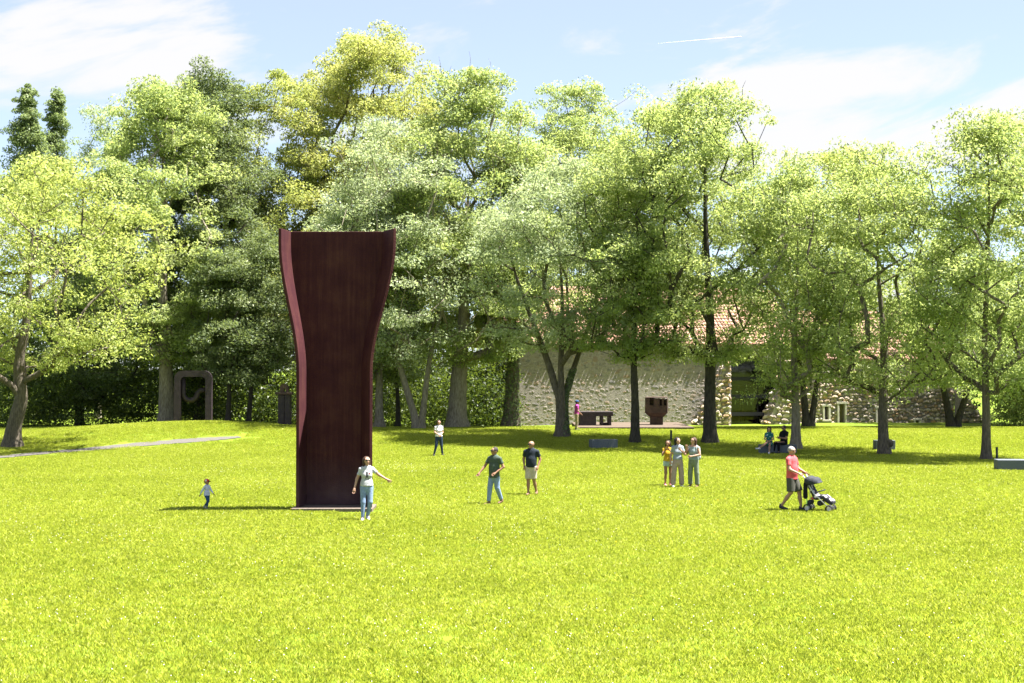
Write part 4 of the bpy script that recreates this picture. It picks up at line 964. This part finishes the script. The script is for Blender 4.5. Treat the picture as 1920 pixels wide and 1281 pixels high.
# seated couple
bb = gp(1457, 850)
person((bb.x - .42, bb.y - .16, bb.z), R(-14), 'woman in green patterned dress seated on a bench, legs crossed', .96, 'fair', male=False, shirt=CL['dress'], bottom=CL['dress'], bot='skirt', shoe=SH['white'], hair=('long', 'brown'), pelvis=.52, hem=.90, nod=.35, group='seated couple',
    arms={-1: ((-.22, -.10, 1.13), (-.06, -.30, 1.04)), 1: ((.22, -.10, 1.13), (.02, -.30, 1.02))}, legs={-1: Lg(-.10, -.42, .54, -.42, -.62, .30, -.60, -.68, .27), 1: Lg(.06, -.42, .49, .02, -.42, .08)})
person((bb.x + .30, bb.y - .12, bb.z), R(-62), 'man in black shirt and trousers seated on a bench, arms folded', 1.03, 'tan', shirt=CL['black'], bottom=CL['black'], shoe=SH['dark'], hair=('short', 'greydark'), glasses=True, pelvis=.50, hem=.90, nod=.3, group='seated couple', build=1.12, belly=.04,
    arms={-1: ((-.27, -.08, 1.13), (-.02, -.27, 1.12)), 1: ((.27, -.10, 1.13), (.02, -.29, 1.16))}, legs={-1: Lg(-.12, -.42, .50, -.14, -.48, .08), 1: Lg(.12, -.42, .50, .14, -.42, .08)})
# pushchair, rolling to the viewer's right
M['tyre'] = plain('tyre', (.02, .02, .022), .7); M['rim'] = plain('rim', (.45, .42, .45), .5); M['tube'] = plain('frame_tube', (.5, .5, .54), .35, .5, metal=.6)
M['pcfab'] = cloth('pushchair_fabric', (.045, .048, .06)); M['pclight'] = pattern('pushchair_lining', (.035, .035, .045), (.42, .38, .42), 9, .42); M['lime'] = plain('lime_strap', (.45, .75, .2))
PC = empty('pushchair', (SM.x + .62, SM.y - .28, gz(SM.x + .6, SM.y - .25)), R(-26), 'dark pushchair with pale lining pushed by the man in coral', 'pushchair')
for s in (-1, 1):
    y = s * .20
    MB().tube([(-.36, y, 1.05), (-.26, y, .93), (-.02, y, .52), (.40, y, .14)], .014, 7).build('frame_tube', M['tube'], PC, True)
    MB().tube([(-.18, y * .97, .80), (-.22, y * .97, .45), (-.20, y, .12)], .012, 7).build('rear_strut', M['tube'], PC, True)
    MB().tube([(-.44, y, 1.06), (-.34, y, 1.045)], .022, 8).build('handle_grip', M['tyre'], PC, True)
    for (wx, r_) in ((-.20, .10), (.42, .095)):
        for q in (-.035, .035):
            w = MB(); pts = [(wx + r_ * math.cos(a), y + q, r_ + r_ * math.sin(a)) for a in np.linspace(0, 2 * math.pi, 15)]; w.tube(pts, .017, 6, False)
            we = w.build('wheel', M['tyre'], PC, True); MB().tube([(wx, y + q - .012, r_), (wx, y + q + .012, r_)], r_ * .62, 10).build('rim', M['rim'], we)
MB().tube([(-.2, -.2, .1), (-.2, .2, .1)], .01, 6).build('axle', M['tube'], PC)
skin('seat', [cone((-.16, -.12, .74), (.02, -.12, .40), .06, .07), cone((-.16, .12, .74), (.02, .12, .40), .06, .07), cone((-.16, 0, .74), (.02, 0, .40), .08, .08), cone((.02, 0, .40), (.28, 0, .42), .08, .07), cone((.02, -.12, .4), (.28, -.12, .42), .06, .06), cone((.02, .12, .4), (.28, .12, .42), .06, .06)], M['pclight'], PC, .015)
skin('canopy', [cone((-.16, -.17, .86), (-.16, .17, .86), .13, .13), cone((-.02, -.17, .82), (-.02, .17, .82), .14, .14), cone((.10, -.17, .74), (.10, .17, .74), .10, .10)], M['pcfab'], PC, .016, [((0, 0, .77), (.25, 0, -1))])
skin('basket', [cone((-.16, -.12, .26), (-.16, .12, .26), .08, .08), cone((.14, -.12, .24), (.14, .12, .24), .08, .08)], M['pcfab'], PC, .016, [((0, 0, .31), (0, 0, 1))])
skin('foot_muff', [cone((.30, -.09, .38), (.46, -.08, .27), .09, .08), cone((.30, .09, .38), (.46, .08, .27), .09, .08)], M['pclight'], PC, .015)
MB().tube([(.10, -.2, .56), (.22, -.17, .60), (.24, 0, .61), (.22, .17, .60), (.10, .2, .56)], .017, 7).build('bumper_bar', M['pcfab'], PC, True)
MB().tube([(-.20, -.215, .50), (-.21, -.217, .12)], .016, 6).build('strap', M['lime'], PC)
skin('side_bag', [cone((-.24, -.23, .78), (-.24, -.23, .42), .06, .07, .5)], CL['black'], PC, .014)
MB().ball((-.05, -.1, .37), (.08, .06, .04), 8, 6).build('red_parcel', CL['coral'], PC, True)

# ------------------------------------------------------------------ grass: blade tufts of one mesh, laid out by its own anchor points
def grass():
    r = np.random.default_rng(21); NV = 4; V, Fq, T, gid = [], [], [], []; base = 0
    for g in range(NV):
        n = 2400; p = r.uniform(-.62, .62, (n, 2)); a = r.uniform(0, 6.283, n); hgt = r.uniform(.02, .06, n) * (1 + .5 * (r.uniform(0, 1, n) < .06)); w = r.uniform(.0035, .008, n); ln = r.normal(0, .45, (n, 2)) * hgt[:, None]
        sx, sy_ = np.cos(a) * w, np.sin(a) * w; z0 = np.zeros(n)
        b0 = np.stack([p[:, 0] - sx, p[:, 1] - sy_, z0 - .01], -1); b1 = np.stack([p[:, 0] + sx, p[:, 1] + sy_, z0 - .01], -1)
        m1 = np.stack([p[:, 0] + sx * .8 + ln[:, 0] * .4, p[:, 1] + sy_ * .8 + ln[:, 1] * .4, hgt * .6], -1); t = np.stack([p[:, 0] + ln[:, 0], p[:, 1] + ln[:, 1], hgt], -1)
        V.append(np.stack([b0, b1, m1, t], 1).reshape(-1, 3)); Fq.append(np.arange(n * 4).reshape(-1, 4) + base); base += n * 4
        T.append(np.clip(r.normal(.5, .26, n), 0, 1)); gid.append(np.full(n * 4, g))
    pts = []
    y = 16.2
    while y < 92:
        st = 0.95 if y < 40 else 1.1
        hw = y * .375 + 1.2
        for x in np.arange(-hw, hw, st): pts.append((x + r.uniform(-.2, .2), y + r.uniform(-.2, .2)))
        y += st
    pts = np.array(pts)
    dp = np.min(np.linalg.norm(pts[:, None] - path_line[None], axis=2), 1); ok = dp > 1.02
    ok &= ~((np.abs(pts[:, 0] - SB.x) < 1.45) & (np.abs(pts[:, 1] - SB.y - .1) < 1.1)); ok &= ~((pts[:, 0] > tx0 - .3) & (pts[:, 0] < tx1 + .3) & (pts[:, 1] > 82.0)); ok &= ~((pts[:, 0] > -1) & (pts[:, 1] > 92.5))
    pts = pts[ok]; P3 = np.stack([pts[:, 0], pts[:, 1], ground(pts[:, 0], pts[:, 1])], -1)
    nb = base; allv = np.concatenate(V + [P3]); o = mesh_np('lawn_grass', allv, np.concatenate(Fq), M['blade'], attr=np.concatenate(T)); me = o.data
    ee = .3; gx = (ground(pts[:, 0] + ee, pts[:, 1]) - ground(pts[:, 0] - ee, pts[:, 1])) / (2 * ee); gy = (ground(pts[:, 0], pts[:, 1] + ee) - ground(pts[:, 0], pts[:, 1] - ee)) / (2 * ee)
    eul = np.zeros((nb + len(P3), 3), np.float32)
    for i in range(len(P3)):
        q = Vector((0, 0, 1)).rotation_difference(Vector((-gx[i], -gy[i], 1)).normalized()).to_matrix() @ Matrix.Rotation(r.uniform(0, 6.283), 3, 'Z'); eul[nb + i] = q.to_euler()
    ta = me.attributes.new('turn', 'FLOAT_VECTOR', 'POINT'); ta.data.foreach_set('vector', eul.ravel())
    a = me.attributes.new('variant', 'INT', 'POINT'); a.data.foreach_set('value', np.concatenate(gid + [10 + r.integers(0, NV, len(P3))]).astype(np.int32))
    ng = bpy.data.node_groups.new('grass_layout', 'GeometryNodeTree')
    ng.interface.new_socket('Geometry', in_out='INPUT', socket_type='NodeSocketGeometry'); ng.interface.new_socket('Geometry', in_out='OUTPUT', socket_type='NodeSocketGeometry')
    G = lambda t, **k: (lambda n: ([setattr(n, q, w) for q, w in k.items()], n)[1])(ng.nodes.new(t)); Lk = ng.links.new
    gi, go, jn = G('NodeGroupInput'), G('NodeGroupOutput'), G('GeometryNodeJoinGeometry')
    na = G('GeometryNodeInputNamedAttribute', data_type='INT'); na.inputs['Name'].default_value = 'variant'
    ro = G('GeometryNodeInputNamedAttribute', data_type='FLOAT_VECTOR'); ro.inputs['Name'].default_value = 'turn'
    e2r = G('FunctionNodeEulerToRotation'); Lk(ro.outputs['Attribute'], e2r.inputs[0])
    rs = G('FunctionNodeRandomValue', data_type='FLOAT'); rs.inputs[2].default_value = .95; rs.inputs[3].default_value = 1.25
    def pick(val):
        c = G('FunctionNodeCompare', data_type='INT', operation='EQUAL'); Lk(na.outputs['Attribute'], c.inputs[2]); c.inputs[3].default_value = val
        s = G('GeometryNodeSeparateGeometry', domain='POINT'); Lk(gi.outputs[0], s.inputs['Geometry']); Lk(c.outputs[0], s.inputs['Selection']); return s.outputs['Selection']
    for g in range(NV):
        inst = G('GeometryNodeInstanceOnPoints'); Lk(pick(10 + g), inst.inputs['Points']); Lk(pick(g), inst.inputs['Instance'])
        Lk(e2r.outputs[0], inst.inputs['Rotation']); Lk(rs.outputs[1], inst.inputs['Scale']); Lk(inst.outputs[0], jn.inputs[0])
    Lk(jn.outputs[0], go.inputs[0])
    md = o.modifiers.new('layout', 'NODES'); md.node_group = ng
    tag(o, 'short sunlit yellow-green lawn grass', 'grass', kind='stuff')
grass()
def flowers(name, n, size, m, seed, label, y0=17, y1=60):
    r = np.random.default_rng(seed); k = max(6, n // 45); y = y0 + (y1 - y0) * r.uniform(0, 1, k) ** 1.3; cx = r.uniform(-.37, .37, k) * y; w = r.integers(0, k, n)
    X = cx[w] + r.normal(0, 1.3, n); Y = y[w] + r.normal(0, 1.0, n); half = n // 2; X[:half] = r.uniform(-.37, .37, half) * (yy := y0 + (y1 - y0) * r.uniform(0, 1, half) ** 1.2); Y[:half] = yy
    dp = np.min(np.linalg.norm(np.stack([X, Y], -1)[:, None] - path_line[None], axis=2), 1); Z = ground(X, Y) + r.uniform(.035, .07, n); s = size * r.uniform(.6, 1.3, n)
    o6 = np.array([(1, 0, 0), (0, 1, 0), (-1, 0, 0), (0, -1, 0), (0, 0, 1), (0, 0, -1)], float); f8 = np.array([(0, 1, 4), (1, 2, 4), (2, 3, 4), (3, 0, 4), (1, 0, 5), (2, 1, 5), (3, 2, 5), (0, 3, 5)])
    v = np.stack([X, Y, Z], -1)[:, None] + o6[None] * s[:, None, None]; f = f8[None] + (np.arange(n) * 6)[:, None, None]
    tag(mesh_np(name, v.reshape(-1, 3), f.reshape(-1, 3), m), label, 'flowers', kind='stuff')
flowers('clover_flowers', 1900, .009, M['petal'], 4, 'tiny white clover flowers in the lawn')
flowers('dandelion_flowers', 110, .014, M['yellow'], 6, 'scattered small yellow flowers in the lawn', 18, 75)
# far vapour trail
d = 24000.0
o = MB().tube([at(1392, 66, d), at(1330, 71, d), at(1235, 79, d)], [7, 5, 1.5], 8).build('vapour_trail', M['petal'])
tag(o, 'thin white vapour trail high in the blue sky', 'vapour trail')
#END
